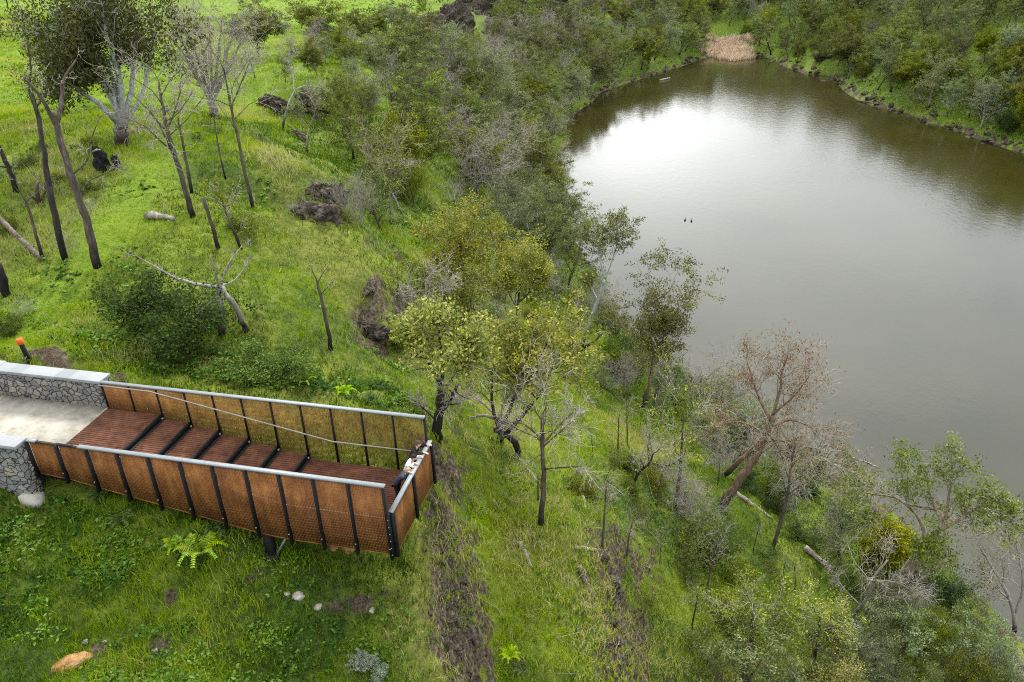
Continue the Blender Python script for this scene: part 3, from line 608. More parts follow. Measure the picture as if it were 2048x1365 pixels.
def person(s,w,z,yaw,H,label,lean,hands,headyaw,headpitch,mats_,headoff=(0,0)):
    g=H/1.75; root=empty('person',PP(s,w,z),label,'person'); root.rotation_euler.z=YAW+yaw
    hip=(0,0,.92*g); chest=(lean*.55,0,(1.28-.06*lean)*g); neck=(lean*.86,0,(1.43-.16*lean)*g); top=(neck[0]+.05+headoff[0],headoff[1],neck[2]+.075*g)
    body=[]; body+= [[(*hip,.075*g),((hip[0]+chest[0])/2,0,(hip[2]+chest[2])/2,(.07*g,.08*g)),(*chest,(.075*g,.10*g)),(*neck,.052*g),(*top,.05*g)]]
    legs=[];arms=[];handc=[];shoe=[]
    for sd in (-1,1):
        hp=(0,.09*sd*g,.86*g); kn=(.05*g,.10*sd*g,.48*g); an_=(-.02,.11*sd*g,.09*g); toe=(.14*g,.12*sd*g,.04*g)
        legs.append([(*hip,.13*g),(*hp,.085*g),(*kn,.06*g),(*an_,.042*g)]); shoe.append([(*an_,.045*g),(.05*g,.115*sd*g,.05*g,.045*g),(*toe,.038*g)])
        sh=(chest[0]+lean*.12,.185*sd*g,chest[2]+.10*g); hx,hy,hz_=hands[0 if sd>0 else 1]
        mid=((sh[0]+hx)/2-.02,(sh[1]+hy)/2+.07*sd,(sh[2]+hz_)/2-.10*g)
        wr=(hx-.05,hy-.01*sd,hz_+.015)
        arms.append([(*chest,(.12*g,.16*g)),(*sh,.062*g),(*mid,.047*g),(*wr,.033*g)])
        palm=(hx+.02,hy,hz_+.01); handc.append([(*wr,.027*g),(*palm,(.016*g,.030*g))])
        for f in range(4):
            o=(f-1.5)*.019*g; L=(.062,.072,.068,.052)[f]*g
            b=(palm[0]+.035*g,palm[1]+o,palm[2]); handc.append([(*palm,(.016*g,.030*g)),(*b,.009*g),(b[0]+L*.6,b[1],b[2]-.012,.008*g),(b[0]+L*.85,b[1],b[2]-.035,.007*g)])
        handc.append([(*palm,(.016*g,.030*g)),(palm[0]+.012,palm[1]-.035*sd*g,palm[2]-.005,.009*g),(palm[0]+.045,palm[1]-.045*sd*g,palm[2]-.015,.008*g)])
    skin('body',body+[[q if i else q for i,q in enumerate(a)] for a in ([[(p[0],p[1],p[2],(.075*g,.10*g) if isinstance(p[3],tuple) else (.075*g if p[3]>.1*g else p[3]*.72)) for p in l] for l in legs+arms])]+handc,M['skin'],root,1)
    jac=[[(0,0,.80*g,(.12*g,.145*g)),(*hip,(.135*g,.15*g)),((hip[0]+chest[0])/2,0,(hip[2]+chest[2])/2,(.125*g,.155*g)),(*chest,(.135*g,.175*g)),(neck[0]*.97,0,neck[2]-.035*g,.075*g)]]
    jac+=[[ (p[0],p[1],p[2],(.135*g,.175*g) if i==0 else p[3]*1.38) for i,p in enumerate(a)] for a in arms]
    skin('top',jac,M[mats_[0]],root,2)
    skin('trousers',[[(p[0],p[1],p[2],p[3]*1.15) for p in l] for l in legs],M[mats_[1]],root,2)
    for c in shoe: skin('shoe',[c],M['shoe'],root,1)
    R=rotm(headyaw,headpitch); hc=np.array([top[0]+.02,top[1],top[2]+.085*g])
    hd=head_mesh('head',hc,R,None,None,g**.5); ho=hd.build('head',M['skin'],root,True)
    for sd in (-1,1):
        e=MB(); c=hc+R@np.array([-.005,.074*sd,-.005])*g**.5; e.tube([c+R@np.array([0,0,-.03]),c+R@np.array([-.008,.012*sd,0]),c+R@np.array([0,0,.03])],[.006,.012,.007],6); e.build('ear',M['skin'],ho,True)
        e=MB(); c=hc+R@np.array([.080,.030*sd,.012])*g**.5; e.tube([c-R@np.array([.004,0,0]),c+R@np.array([.004,0,0])],[.009,.006],6); e.build('eye',M['darkhair'],ho,True)
    # hair cap with locks
    mb=MB(); rr=np.random.RandomState(int(H*100)); 
    n,k=9,16; P=[]
    for i in range(n+1):
        th=(math.pi*.60)*i/n
        for j in range(k):
            ph=2*math.pi*j/k; x=math.sin(th)*math.cos(ph); y=math.sin(th)*math.sin(ph); zz=math.cos(th)
            f=1.13+rr.uniform(-.03,.05); lim = zz if x<.35 else max(zz,.50)
            P.append((x*.095*f-.008,y*.078*f,lim*.120*f+.004))
    P=np.array(P)*g**.5@R.T+hc
    mb.add(P,[(i*k+j,(i+1)*k+j,(i+1)*k+(j+1)%k,i*k+(j+1)%k) for i in range(n) for j in range(k)])
    for q in range(46):
        th=rr.uniform(.2,1.75); ph=rr.uniform(.9,5.4); d=np.array([math.sin(th)*math.cos(ph),math.sin(th)*math.sin(ph),math.cos(th)]); a=d*np.array([.1,.084,.124])*g**.5
        b=a*1.06+np.array([-.012,0,-.028]); mb.tube([hc+R@a,hc+R@((a+b)/2*1.04),hc+R@b],[.012,.010,.003],4)
    mb.build('hair',M[mats_[2]],root,True)
    return root
FLZ=-6*STEP
# local frame: x towards the lake, y to the left of the person (away from the camera)
person(11.36,2.92,FLZ,-.05,1.70,'grown-up in a black long-sleeved top leaning on the end rail in the far corner',.22,[(.47,.30,1.30),(.52,-.12,1.28)],.1,.35,('black','jeans','brownhair'))
person(11.36,2.38,FLZ,-.05,1.56,'dark-haired child in a white hooded top between the two others at the end rail',.24,[(.42,.20,1.30),(.40,-.16,1.29)],-.25,.5,('white_cloth','jeans','darkhair'))
person(11.20,1.86,FLZ,.05,1.42,'fair-haired child in a navy puffer jacket leaning over the end rail',.42,[(.50,.14,1.29),(.52,-.14,1.29)],-.2,.55,('navy','black','blond'))
# ---------------------------------------------------------------- tree growing
def unit(v): return v/(np.linalg.norm(v)+1e-9)
def perp(d,rs):
    a=rs.normal(size=3); a-=a@d*d; return unit(a)
def grow(rs,p,d,L,r,lev,sp,out,tips):
    n=sp['seg'][min(lev,len(sp['seg'])-1)]; pts=[p]; rad=[r]; tp=sp.get('taper',.5); q=np.array(p,float); dd=unit(np.array(d,float))
    g=sp['gnarl'][min(lev,len(sp['gnarl'])-1)]; up=sp['up'][min(lev,len(sp['up'])-1)]
    for i in range(n):
        dd=unit(dd+rs.normal(size=3)*g+np.array([0,0,up])); q=q+dd*L/n; pts.append(q.copy()); rad.append(r*(1-(1-tp)*(i+1)/n))
    out.append((np.array(pts),np.array(rad),lev))
    spawn(rs,np.array(pts),np.array(rad),L,lev,sp,out,tips)
def spawn(rs,pts,rad,L,lev,sp,out,tips):
    n=len(pts)-1
    if lev>=sp['lev']:
        tips.append(pts[-1]); 
        if n>1 and rs.rand()<.6: tips.append(pts[n//2])
        return
    k=sp['n'][lev]; k=max(1,int(round(k*rs.uniform(.75,1.25)))); s0=sp['start'][lev]; ga=rs.rand()*6.28
    for c in range(k):
        t=s0+(1-s0)*((c+rs.rand())/k) if c<k-1 else 1.0
        t=min(t,1.0); x=t*n; i=min(int(x),n-1); f=x-i; b=pts[i]*(1-f)+pts[i+1]*f; rr=rad[i]*(1-f)+rad[i+1]*f
        dr=unit(pts[i+1]-pts[i]); a0,a1=sp['ang'][lev]; an_=math.radians(rs.uniform(a0,a1))*(.55 if c==k-1 else 1)
        ga+=2.4+rs.uniform(-.4,.4); u=unit(np.cross(dr,[.3,.2,1.])); v=np.cross(dr,u); side=u*math.cos(ga)+v*math.sin(ga)
        nd=unit(dr*math.cos(an_)+side*math.sin(an_))
        ll=L*rs.uniform(*sp['ratio'][lev])*(1.05-.45*(t-s0)/(1-s0+1e-6) if sp.get('cone') else 1.)
        grow(rs,b,nd,ll,max(min(rr*.78,rr*sp['rr']*rs.uniform(.8,1.15)),sp.get('rmin',.006)),lev+1,sp,out,tips)
def wood(out,maxk=8):
    tr=MB(); tw=MB(); hast=False
    for pts,rad,lev in out:
        if lev<=1: tr.tube(pts,rad,maxk if lev==0 else 6,rnd=.5)
        else: tw.tube(pts,rad,4 if lev==2 else 3,rnd=.5,cap=False); hast=True
    return tr,(tw if hast else None)
def leaves(rs,tips,n,spread,size,asp=.45,droop=.0,flat=.6,keep=1.,mb=None):
    mb=mb or MB(); tips=np.asarray(tips)
    if keep<1: tips=tips[rs.rand(len(tips))<keep]
    T=len(tips); N_=T*n; c=np.repeat(tips,n,0); o=rs.normal(size=(N_,3)); o/=np.linalg.norm(o,axis=1)[:,None]; o*=(rs.rand(N_)**.45)[:,None]*spread*np.array([1,1,flat]); c=c+o
    cl=np.repeat(rs.rand(T),n); d=rs.normal(size=(N_,3)); d[:,2]-=droop; d/=np.linalg.norm(d,axis=1)[:,None]
    w=np.cross(d,rs.normal(size=(N_,3))+[0,0,.6]); w/=np.linalg.norm(w,axis=1)[:,None]+1e-9; s=size*rs.uniform(.6,1.3,(N_,1))
    V=np.stack([c-d*s,c+w*s*asp,c+d*s,c-w*s*asp],1).reshape(-1,3); Q=np.arange(N_*4).reshape(-1,4)
    mb.add(V,Q,rnd=np.clip(cl*.72+rs.rand(N_)*.28,0,1)); return mb
def make(rs,root,sp,start,bark,leaf=None,lp=None,twig=None,label2=None):
    out=[];tips=[]
    for (p,d,L,r) in start: grow(rs,np.array(p,float),np.array(d,float),L,r,0,sp,out,tips)
    tr,tw=wood(out); t=tr.build('trunk',M[bark],root,True)
    if tw: tw.build('branches',M[twig or bark],root)
    if leaf:
        m=leaves(rs,tips,*lp[:3],**lp[3]); m.build('crown',M[leaf],root)
    return root
SPEC=dict(
 gum=dict(lev=4,seg=[6,5,4,3,2],gnarl=[.10,.16,.22,.25,.2],up=[.03,.06,.05,.02,0],n=[6,5,4,3],start=[.40,.35,.3,.3],ang=[(25,55),(25,55),(25,60),(25,60)],ratio=[(.45,.7),(.5,.7),(.45,.65),(.4,.6)],rr=.55,rmin=.012),
 wattle=dict(lev=4,seg=[5,4,4,3,2],gnarl=[.08,.14,.2,.2,.2],up=[.02,.08,.08,.04,0],n=[8,6,4,3],start=[.30,.3,.3,.3],ang=[(30,65),(30,60),(30,60),(30,60)],ratio=[(.42,.62),(.42,.6),(.42,.6),(.4,.6)],rr=.5,rmin=.012),
 dead=dict(lev=4,seg=[7,6,5,4,3],gnarl=[.11,.20,.26,.30,.3],up=[.02,.05,.04,.02,0],n=[8,7,5,4],start=[.28,.25,.2,.2],ang=[(25,60),(25,60),(25,65),(25,65)],ratio=[(.42,.68),(.45,.65),(.42,.62),(.4,.6)],rr=.5,rmin=.012,taper=.4),
 fan=dict(lev=4,seg=[6,6,5,4,3],gnarl=[.05,.07,.09,.1,.1],up=[.03,.05,.05,.05,.04],n=[5,6,5,4],start=[.2,.15,.2,.2],ang=[(10,28),(10,28),(12,30),(12,30)],ratio=[(.55,.8),(.5,.7),(.42,.6),(.4,.55)],rr=.55,rmin=.012,taper=.4),
 pole=dict(lev=3,seg=[9,5,4,3],gnarl=[.045,.18,.22,.25],up=[.02,.08,.04,0],n=[9,5,4],start=[.55,.25,.25],ang=[(30,65),(25,60),(25,60)],ratio=[(.16,.30),(.4,.65),(.4,.6)],rr=.40,rmin=.012,taper=.45),
 bush=dict(lev=3,seg=[3,3,3,2],gnarl=[.1,.15,.2,.2],up=[.02,.04,.03,0],n=[5,4,3],start=[.3,.3,.3],ang=[(20,55),(25,60),(25,60)],ratio=[(.5,.75),(.5,.7),(.4,.6)],rr=.55,rmin=.006),
)
protos={}
HOLD=Vector((0,0,-500))
def proto(kind,var,seed,leaf=None,bark='bark',H=10):
    rs=np.random.RandomState(seed); r=bpy.data.objects.new('tree',None); COL.objects.link(r)
    if kind=='gum': make(rs,r,SPEC['gum'],[((0,0,-.4),(rs.normal()*.15,rs.normal()*.15,1),5.6,.20)]+([((0.1,0,-.3),(.4,.1,1),5,.14)] if var%2 else []),bark,leaf or 'gum',(26,.50,.105,dict(asp=.46,droop=.3,flat=.55,keep=.40)),'twig' if var%2 else bark)
    elif kind=='wattle': make(rs,r,SPEC['wattle'],[((0,0,-.4),(rs.normal()*.1,0,1),6.2,.15)],bark,leaf or 'wattle',(26 if var==3 else 15,.50,.10 if var==3 else .085,dict(asp=.6,flat=.7,keep=.85 if var==3 else .6)))
    elif kind=='dead': make(rs,r,SPEC['dead'],[((0,0,-.4),(rs.normal()*.2,rs.normal()*.2,1),5.0,.15)]+([((0.05,0,-.3),(-.5,.2,1),4.6,.11)] if var%2 else []),bark,twig='twig')
    elif kind=='fan': make(rs,r,SPEC['fan'],[((rs.normal()*.1,rs.normal()*.1,-.3),(rs.normal()*.22,rs.normal()*.22,1),5.4,.09) for _ in range(4)],bark,twig='twig')
    elif kind=='halfdead': make(rs,r,SPEC['dead'],[((0,0,-.4),(rs.normal()*.2,rs.normal()*.2,1),5.0,.16)],bark,leaf or 'olive',(10,.45,.10,dict(keep=.22,droop=.3)),'twig')
    elif kind=='pole': make(rs,r,SPEC['pole'],[((0,0,-.4),(rs.normal()*.06,rs.normal()*.06,1),9.2,.15)],bark,twig='twig')
    elif kind=='sapling': make(rs,r,SPEC['pole'],[((0,0,-.4),(rs.normal()*.1,rs.normal()*.1,1),8.6,.10)],bark,leaf or 'olive',(8,.5,.12,dict(keep=.7,droop=.3)))
    elif kind=='bush':
        st=[((rs.normal()*.15,rs.normal()*.15,-.2),(rs.normal()*.8,rs.normal()*.8,1),1.5,.04) for _ in range(7)]
        make(rs,r,SPEC['bush'],st,bark,leaf or 'shrub',(12,.34,.065,dict(asp=.5,flat=.85)))
    elif kind=='scrub':
        st=[((rs.normal()*.3,rs.normal()*.3,-.2),(rs.normal()*1.0,rs.normal()*1.0,1),1.6,.03) for _ in range(6)]
        make(rs,r,SPEC['bush'],st,'twig')
    protos[(kind,var)]=r
    # true height
    h=max((max((v.co.z for v in c.data.vertices),default=0) for c in r.children),default=1)
    r['_h']=h; return r
NAMES=dict(gum='gum_tree',wattle='wattle_tree',dead='dead_tree',fan='dead_tree',halfdead='half_dead_tree',pole='dead_pole_tree',sapling='young_tree',bush='bush',scrub='bare_shrub')
CATS=dict(gum='tree',wattle='tree',dead='dead tree',fan='dead tree',halfdead='tree',pole='dead tree',sapling='tree',bush='bush',scrub='shrub')
used=set()
def place(key,B,T=None,H=None,label=None,group=None,fat=1.,spin=None,name=None,rs=random):
    """stand a tree of one kind at B; T is where its top ends, or H its height"""
    p=protos[key]; h=p['_h']
    if T is not None: v=Vector([float(a) for a in (np.array(T)-np.array(B))])
    else: v=Vector((rs.uniform(-.1,.1),rs.uniform(-.1,.1),1)).normalized()*H
    if key in used: 
        r=p.copy(); COL.objects.link(r)
        for ch in p.children:
            c=ch.copy(); COL.objects.link(c); c.parent=r
    else: r=p; used.add(key)
    s=v.length/h; q=v.to_track_quat('Z','Y') if v.length>0 else None
    r.rotation_mode='QUATERNION'; a=spin if spin is not None else rs.uniform(0,6.28)
    from mathutils import Quaternion
    r.rotation_quaternion=q@Quaternion((0,0,1),a); r.scale=(s*fat,s*fat,s); r.location=Vector([float(x) for x in B]); r.name=name or NAMES[key[0]]
    for k_ in ('_h',):
        if k_ in r and key not in used: del r[k_]
    tag(r,label,CATS[key[0]] if name is None or key[0]!='x' else 'tree',group); return r
def top_at(B,px,py,push=0):
    """point on the sight line through (px,py) in the upright plane through B that faces the camera, pushed back by 'push' metres"""
    n=np.array([B[0],B[1],0.]); n/=np.linalg.norm(n); d=ray(px,py); t=((np.array(B)-CAM)@n+push)/(d@n); return CAM+d*t
seeds=dict(gum=[(0,11),(1,12),(2,13),(3,14),(4,15)],wattle=[(0,21),(1,22),(2,23),(3,24)],dead=[(0,31),(1,32),(2,33),(3,34)],fan=[(0,41),(1,42)],halfdead=[(0,51),(1,52)],pole=[(0,61),(1,62),(2,63)],sapling=[(0,71),(1,72)],bush=[(0,81),(1,82),(2,83)],scrub=[(0,91),(1,92)])
for k_,l_ in seeds.items():
    for v_,s_ in l_:
        lf=None; bk='bark'
        if k_=='gum': lf=['gum','gumgrey','olive','gum','gumgrey'][v_]; bk=['bark','white','bark','dead','bark'][v_]
        if k_=='wattle': lf=['wattle','olive','wattle','olive'][v_]
        if k_=='dead': bk=['dead','dead','barkd','dead'][v_]
        if k_=='fan': bk='dead'
        if k_=='halfdead': lf=['olive','gumgrey'][v_]; bk='dead'
        if k_=='pole': bk=['barkd','bark','bark'][v_]
        if k_=='bush': lf=['shrub','dark','olive'][v_]
        proto(k_,v_,s_,lf,bk)
# ---------------------------------------------------------------- trees one can single out (base pixel, top pixel)
def hero(key,b,t,label,fat=1.,push=0,spin=None,name=None,sink=.15):
    B=at(*b).copy(); B[2]=float(hz(B[0],B[1]))-sink; return place(key,B,top_at(B,t[0],t[1],push),label=label,fat=fat,spin=spin,name=name)
def traced(name,cat,b,limbs,label,bark,sub,rs_seed,leaf=None,lp=None,twig='twig',maxk=9,subtrunks=True):
    """a tree whose main limbs are laid out one by one: limbs = [(points [(px,py,push)...], r0, r1, spawn?)]"""
    rs=np.random.RandomState(rs_seed); B=at(*b).copy(); B[2]=float(hz(B[0],B[1])); root=empty(name,B,label,cat)
    out=[];tips=[]
    for pts,r0,r1,sp_ in limbs:
        P=[]
        for i,(x,y,pu) in enumerate(pts):
            q=top_at(B,x,y,pu); P.append(q-B)
        P=np.array(P)
        # smooth subdivision
        t=np.arange(len(P)); tt_=np.linspace(0,len(P)-1,(len(P)-1)*4+1)
        S_=[]
        for u_ in tt_:
            i=min(int(u_),len(P)-2); f=u_-i; p0=P[max(i-1,0)];p1=P[i];p2=P[i+1];p3=P[min(i+2,len(P)-1)]
            S_.append(.5*((2*p1)+(-p0+p2)*f+(2*p0-5*p1+4*p2-p3)*f*f+(-p0+3*p1-3*p2+p3)*f**3))
        S_=np.array(S_)+rs.normal(size=(len(S_),3))*r0*.12; rad=np.linspace(r0,r1,len(S_)); rad*=1+rs.normal(size=len(rad))*.05
        out.append((S_,rad,0))
        if sp_:
            L=np.linalg.norm(np.diff(S_,axis=0),axis=1).sum()
            spec=dict(SPEC[sub]); spec['start']=[sp_]+list(spec['start'][1:]); spawn(rs,S_,rad,L,0,spec,out,tips)
    tr=MB()
    for q_,r_,l_ in out: tr.tube(q_,r_,maxk if l_==0 else (6 if l_==1 else 4 if l_==2 else 3),rnd=.5 if l_<=1 else .9,cap=l_<=1)
    tr.build('trunk',M[bark],root,True,M[twig])
    if leaf and tips and lp[3].get('low') is not None:
        zm=max(t_[2] for t_ in tips); tips=[t_ for t_ in tips if t_[2]>zm*lp[3]['low']]
    lp=lp and (*lp[:3],{k_:v_ for k_,v_ in lp[3].items() if k_!='low'})
    if leaf and tips: leaves(rs,tips,*lp[:3],**lp[3]).build('crown',M[leaf],root)
    return root
# spread of fine branches for traced trees
SPEC['tw']=dict(lev=3,seg=[5,5,4,3],gnarl=[.1,.2,.26,.3],up=[0,.03,.02,0],n=[9,7,5],start=[.3,.25,.2],ang=[(25,65),(25,65),(25,65)],ratio=[(.26,.50),(.4,.62),(.4,.6)],rr=.42,rmin=.012,taper=.4)
SPEC['tws']=dict(SPEC['tw'],n=[4,4,3],ratio=[(.12,.26),(.4,.6),(.4,.6)])
SPEC['lf']=dict(lev=3,seg=[5,5,4,3],gnarl=[.1,.18,.22,.25],up=[0,.05,.04,0],n=[8,6,4],start=[.3,.25,.2],ang=[(25,60),(25,60),(25,60)],ratio=[(.28,.5),(.42,.62),(.4,.6)],rr=.42,rmin=.014,taper=.4)
traced('burnt_tree','tree',(195,537),[([(195,541,0),(180,470,0),(160,405,.1),(135,330,.2),(112,250,.2),(100,225,.2)],.20,.12,0),([(112,252,.2),(125,200,.6),(128,160,.8),(152,120,1)],.12,.03,.4),([(112,252,.2),(85,200,-.2),(60,170,-.4),(42,150,-.6)],.10,.03,.35),([(143,352,.2),(175,320,.3),(180,285,.4),(200,235,.5)],.05,.02,.3),([(160,405,.1),(175,365,.4),(215,345,.7),(240,330,1)],.04,.015,.4)],'tallest dark burnt trunk nearest the camera on the left, forked bleached limbs at its top','bark','tws',101)
traced('burnt_tree','tree',(130,520),[([(131,524,0),(115,450,0),(97,370,0),(85,290,.1),(75,225,.2),(62,185,.2)],.18,.08,0),([(75,225,.2),(58,180,.2),(62,130,.2),(50,60,.3)],.07,.02,.3),([(72,215,.2),(95,180,.6),(82,150,.8)],.05,.02,.3)],'dark straight burnt trunk just left of the tallest one','barkd','tws',102)
traced('burnt_tree','tree',(36,385),[([(36,392,0),(24,355,0),(8,315,0),(-12,270,0)],.17,.10,.3)],'dark leaning trunk near the left edge behind the tangled branches','barkd','tws',103)
traced('dead_tree','dead tree',(85,522),[([(86,524,0),(72,470,0),(58,420,0),(50,400,0)],.09,.05,0),([(50,402,0),(35,370,.2),(25,330,.3)],.04,.015,.3),([(52,402,0),(75,385,.3),(98,365,.5),(120,350,.8)],.035,.012,.3)],'thin forked dead tree with a grey log leaning on its foot','bark','tws',104)
traced('charred_stump','stump',(14,592),[([(14,598,0),(6,560,0),(-4,530,0)],.2,.15,0)],'charred black stump at the left edge','barkd','tws',105)
traced('white_gum','tree',(247,292),[([(246,297,0),(243,270,0),(245,235,0)],.50,.40,0),([(238,245,0),(225,190,-.5),(205,150,-.8),(178,130,-1)],.22,.10,.5),([(240,250,0),(205,215,-1),(165,185,-1.5),(148,165,-1.7)],.20,.08,.5),([(244,240,0),(242,180,0),(236,120,.2),(232,60,.4),(225,0,.5)],.24,.05,.35),([(247,240,0),(262,180,.5),(268,120,.8),(275,50,1)],.2,.05,.35),([(246,240,0),(222,150,.6),(190,90,1),(170,40,1.2)],.2,.04,.35),([(250,245,0),(285,190,.5),(300,120,1),(310,60,1)],.16,.04,.35),([(244,240,0),(200,160,1),(150,100,1.6),(110,60,2)],.17,.04,.35),([(246,240,0),(235,150,-1),(215,80,-1.5),(205,20,-2)],.18,.04,.35)],'massive many-limbed white-barked gum with a wide dark crown at the upper left','white','lf',106,'gumdark',(15,.55,.12,dict(asp=.42,droop=.6,keep=.75,flat=1.1)),'white')
traced('dead_tree','dead tree',(432,237),[([(432,240,0),(428,225,0),(424,200,0)],.36,.26,0)]+[([(424,205,0),(420+dx*.4,150,dp*.3),(415+dx*.8,90,dp*.7),(408+dx*1.15,35+abs(dx)*.35,dp)],.14,.03,.15) for dx,dp in ((-60,0),(-38,1.2),(-15,-1),(8,.8),(30,-1),(55,.5),(80,0),(-75,-.8))],'broad bleached fan-shaped dead tree on the ridge right of the white gum','dead','tw',107)
traced('dead_tree','dead tree',(385,436),[([(387,440,0),(372,385,0),(352,320,0),(334,260,.1),(325,215,.2),(318,165,.2)],.16,.05,.35),([(345,302,0),(318,280,-.4),(292,255,-.8),(272,245,-1)],.05,.015,.3),([(334,262,.1),(350,220,.5),(362,180,.8)],.06,.02,.3)],'half-stripped pale-sided dead tree leaning left over the mown track','bark','tw',108)
traced('dead_tree','dead tree',(383,388),[([(384,390,0),(374,330,0),(362,270,0),(356,235,0)],.11,.04,.3)],'thin dark dead stem right behind the half-stripped leaning tree','bark','tws',109)
traced('dead_tree','dead tree',(508,422),[([(509,426,0),(490,345,0),(472,260,0),(458,195,0),(446,130,0)],.12,.04,.45),([(462,215,0),(485,160,.5),(500,120,.8)],.05,.015,.2),([(498,385,0),(505,368,0),(522,362,0)],.025,.01,0)],'tall grey dead tree with a feathery bare top, right of the fan-shaped one','bark','tw',110)
traced('dead_tree','dead tree',(452,360),[([(452,362,0),(440,310,0),(430,255,0),(428,238,0)],.06,.03,.6)],'very thin bare stem between the two tall grey dead trees','bark','tws',111)
traced('broken_stump','stump',(436,498),[([(437,502,0),(424,450,0),(405,396,0)],.11,.08,0)],'tall snapped-off trunk standing beside the small leafy sapling','bark','tws',112)
traced('young_tree','tree',(482,498),[([(483,500,0),(462,450,0),(442,395,.1)],.09,.03,.3)],'leaning thin stem with sparse olive leaves next to the snapped trunk','bark','lf',113,'olive',(7,.4,.07,dict(keep=.45)))
traced('dead_tree','dead tree',(441,673),[([(441,676,0),(446,640,0),(438,600,0),(437,575,0)],.16,.09,0),([(492,664,0),(475,620,-.2),(450,585,-.1),(440,570,0)],.13,.09,0),([(438,576,0),(405,570,.2),(370,563,.4),(330,545,.5),(276,515,.6)],.09,.02,.5),([(438,575,0),(450,545,.2),(462,520,.2),(485,492,.3)],.07,.02,.2),([(438,575,0),(430,540,-.2),(425,525,-.3)],.05,.02,.3),([(440,572,0),(470,560,.3),(495,525,.5),(500,505,.5)],.05,.012,.2),([(440,590,0),(415,610,-.4),(390,630,-.6)],.035,.01,.2)],'bleached two-legged dead tree reaching a long bare limb over the dark bush','dead','tws',114,twig='dead')
traced('dead_tree','dead tree',(662,702),[([(663,704,0),(652,640,0),(640,585,0),(634,560,0)],.10,.05,0),([(636,566,0),(645,548,.1),(655,535,.2)],.03,.01,.2),([(640,590,0),(655,575,0),(668,560,0)],.025,.01,.3),([(634,562,0),(626,545,0),(622,535,0)],.03,.01,.2)],'lone thin grey dead stem on the grass behind the middle of the platform','bark','tws',115)
hero(('sapling',0),(795,596),(779,495),'small fresh yellow-green conical tree beside the twisted grey rock',1.7)
traced('wattle_tree','tree',(935,640),[([(935,644,0),(930,590,0),(925,530,0),(920,470,0)],.17,.06,.25),([(930,590,0),(900,540,.5),(880,490,.8)],.08,.04,.3),([(930,580,0),(955,530,-.6),(965,480,-.8)],.08,.04,.3)],'largest golden-topped wattle in the middle of the wooded slope','bark','lf',116,'wattle',(18,.50,.085,dict(asp=.5,keep=.75,low=.3)))
traced('wattle_tree','tree',(1030,672),[([(1030,675,0),(1035,620,0),(1040,570,0),(1045,525,0)],.12,.04,.25),([(1035,620,0),(1015,580,.5),(1010,545,.6)],.05,.03,.3),([(1035,610,0),(1065,575,-.5),(1070,545,-.5)],.05,.03,.3)],'rounded yellow-green wattle to the right of the largest golden one','bark','lf',117,'wattle',(17,.45,.08,dict(asp=.5,keep=.7,low=.4)))
traced('wattle_tree','tree',(905,700),[([(905,705,0),(900,650,0),(895,600,0)],.12,.04,.2),([(903,680,0),(870,640,.4),(850,590,.5)],.05,.02,.3),([(903,670,0),(935,630,-.4),(945,590,-.5)],.05,.02,.3)],'loose olive wattle just below the largest golden one','bark','lf',118,'olive',(14,.5,.075,dict(asp=.5,keep=.9)))
traced('dead_tree','dead tree',(850,690),[([(850,693,0),(848,650,0),(850,600,0),(855,555,0)],.10,.04,.15),([(850,660,0),(825,620,.4),(815,580,.5)],.05,.02,.2),([(850,650,0),(880,610,-.4),(890,575,-.5)],.05,.02,.2)],'pale twiggy bare tree left of the golden wattles, above the rock shelf','dead','tw',119)
traced('wattle_tree','tree',(874,880),[([(873,884,0),(876,840,0),(880,800,0),(884,770,0)],.22,.15,0),([(884,775,0),(865,740,.6),(845,700,.9),(830,680,1)],.09,.03,.3),([(884,775,0),(885,730,.2),(880,690,.3),(878,660,.3)],.10,.03,.3),([(883,785,0),(915,745,-.5),(935,700,-.8)],.09,.03,.3),([(878,830,0),(900,800,-.8),(915,770,-1.2)],.10,.05,.3),([(876,845,0),(850,820,.5),(835,810,.7)],.05,.015,.3)],'dark crooked wattle with a pale yellow crown beside the far corner of the platform','barkd','lf',120,'wattle',(17,.40,.08,dict(asp=.55,keep=.6,low=.60)),'twig')
traced('wattle_tree','tree',(1036,916),[([(1036,920,0),(1030,885,0),(1010,870,0),(990,860,0)],.17,.12,0),([(1000,866,0),(1020,820,.6),(1035,770,.8),(1040,730,.9)],.12,.04,.35),([(1000,866,0),(985,815,.3),(985,760,.5),(990,720,.6)],.10,.03,.35),([(1010,870,0),(1070,800,-.3),(1100,750,-.4),(1110,710,-.4)],.11,.03,.35),([(1070,800,-.3),(1050,750,0),(1060,700,.2)],.07,.03,.3)],'widest bright yellow wattle right of the platform end, on bent charred trunks','barkd','lf',121,'wattle',(18,.42,.08,dict(asp=.55,keep=.62,low=.50)),'twig')
traced('dead_tree','dead tree',(1000,884),[([(1000,888,0),(1005,860,0),(1000,840,0)],.2,.12,0),([(1000,842,0),(965,830,.3),(930,845,.5),(890,850,.8),(860,835,1)],.09,.02,.3),([(1000,842,0),(1010,800,.2),(1030,780,.3)],.08,.02,.25),([(1000,842,0),(960,800,.5),(935,790,.6)],.07,.02,.3)],'grey crooked dead tree with arms spread low under the bright yellow wattle','dead','tw',122)
traced('dead_tree','dead tree',(1083,1052),[([(1083,1056,0),(1086,990,0),(1087,930,0),(1084,880,0),(1085,830,0)],.13,.05,.45),([(1076,1000,0),(1076,970,0),(1075,955,0)],.05,.03,0),([(1084,880,0),(1050,850,.4),(1020,845,.6)],.05,.015,.3),([(1084,890,0),(1120,850,.4),(1150,820,.6)],.05,.015,.3)],'slender pale grey tree standing alone on the grass slope below the platform','bark','tw',123)
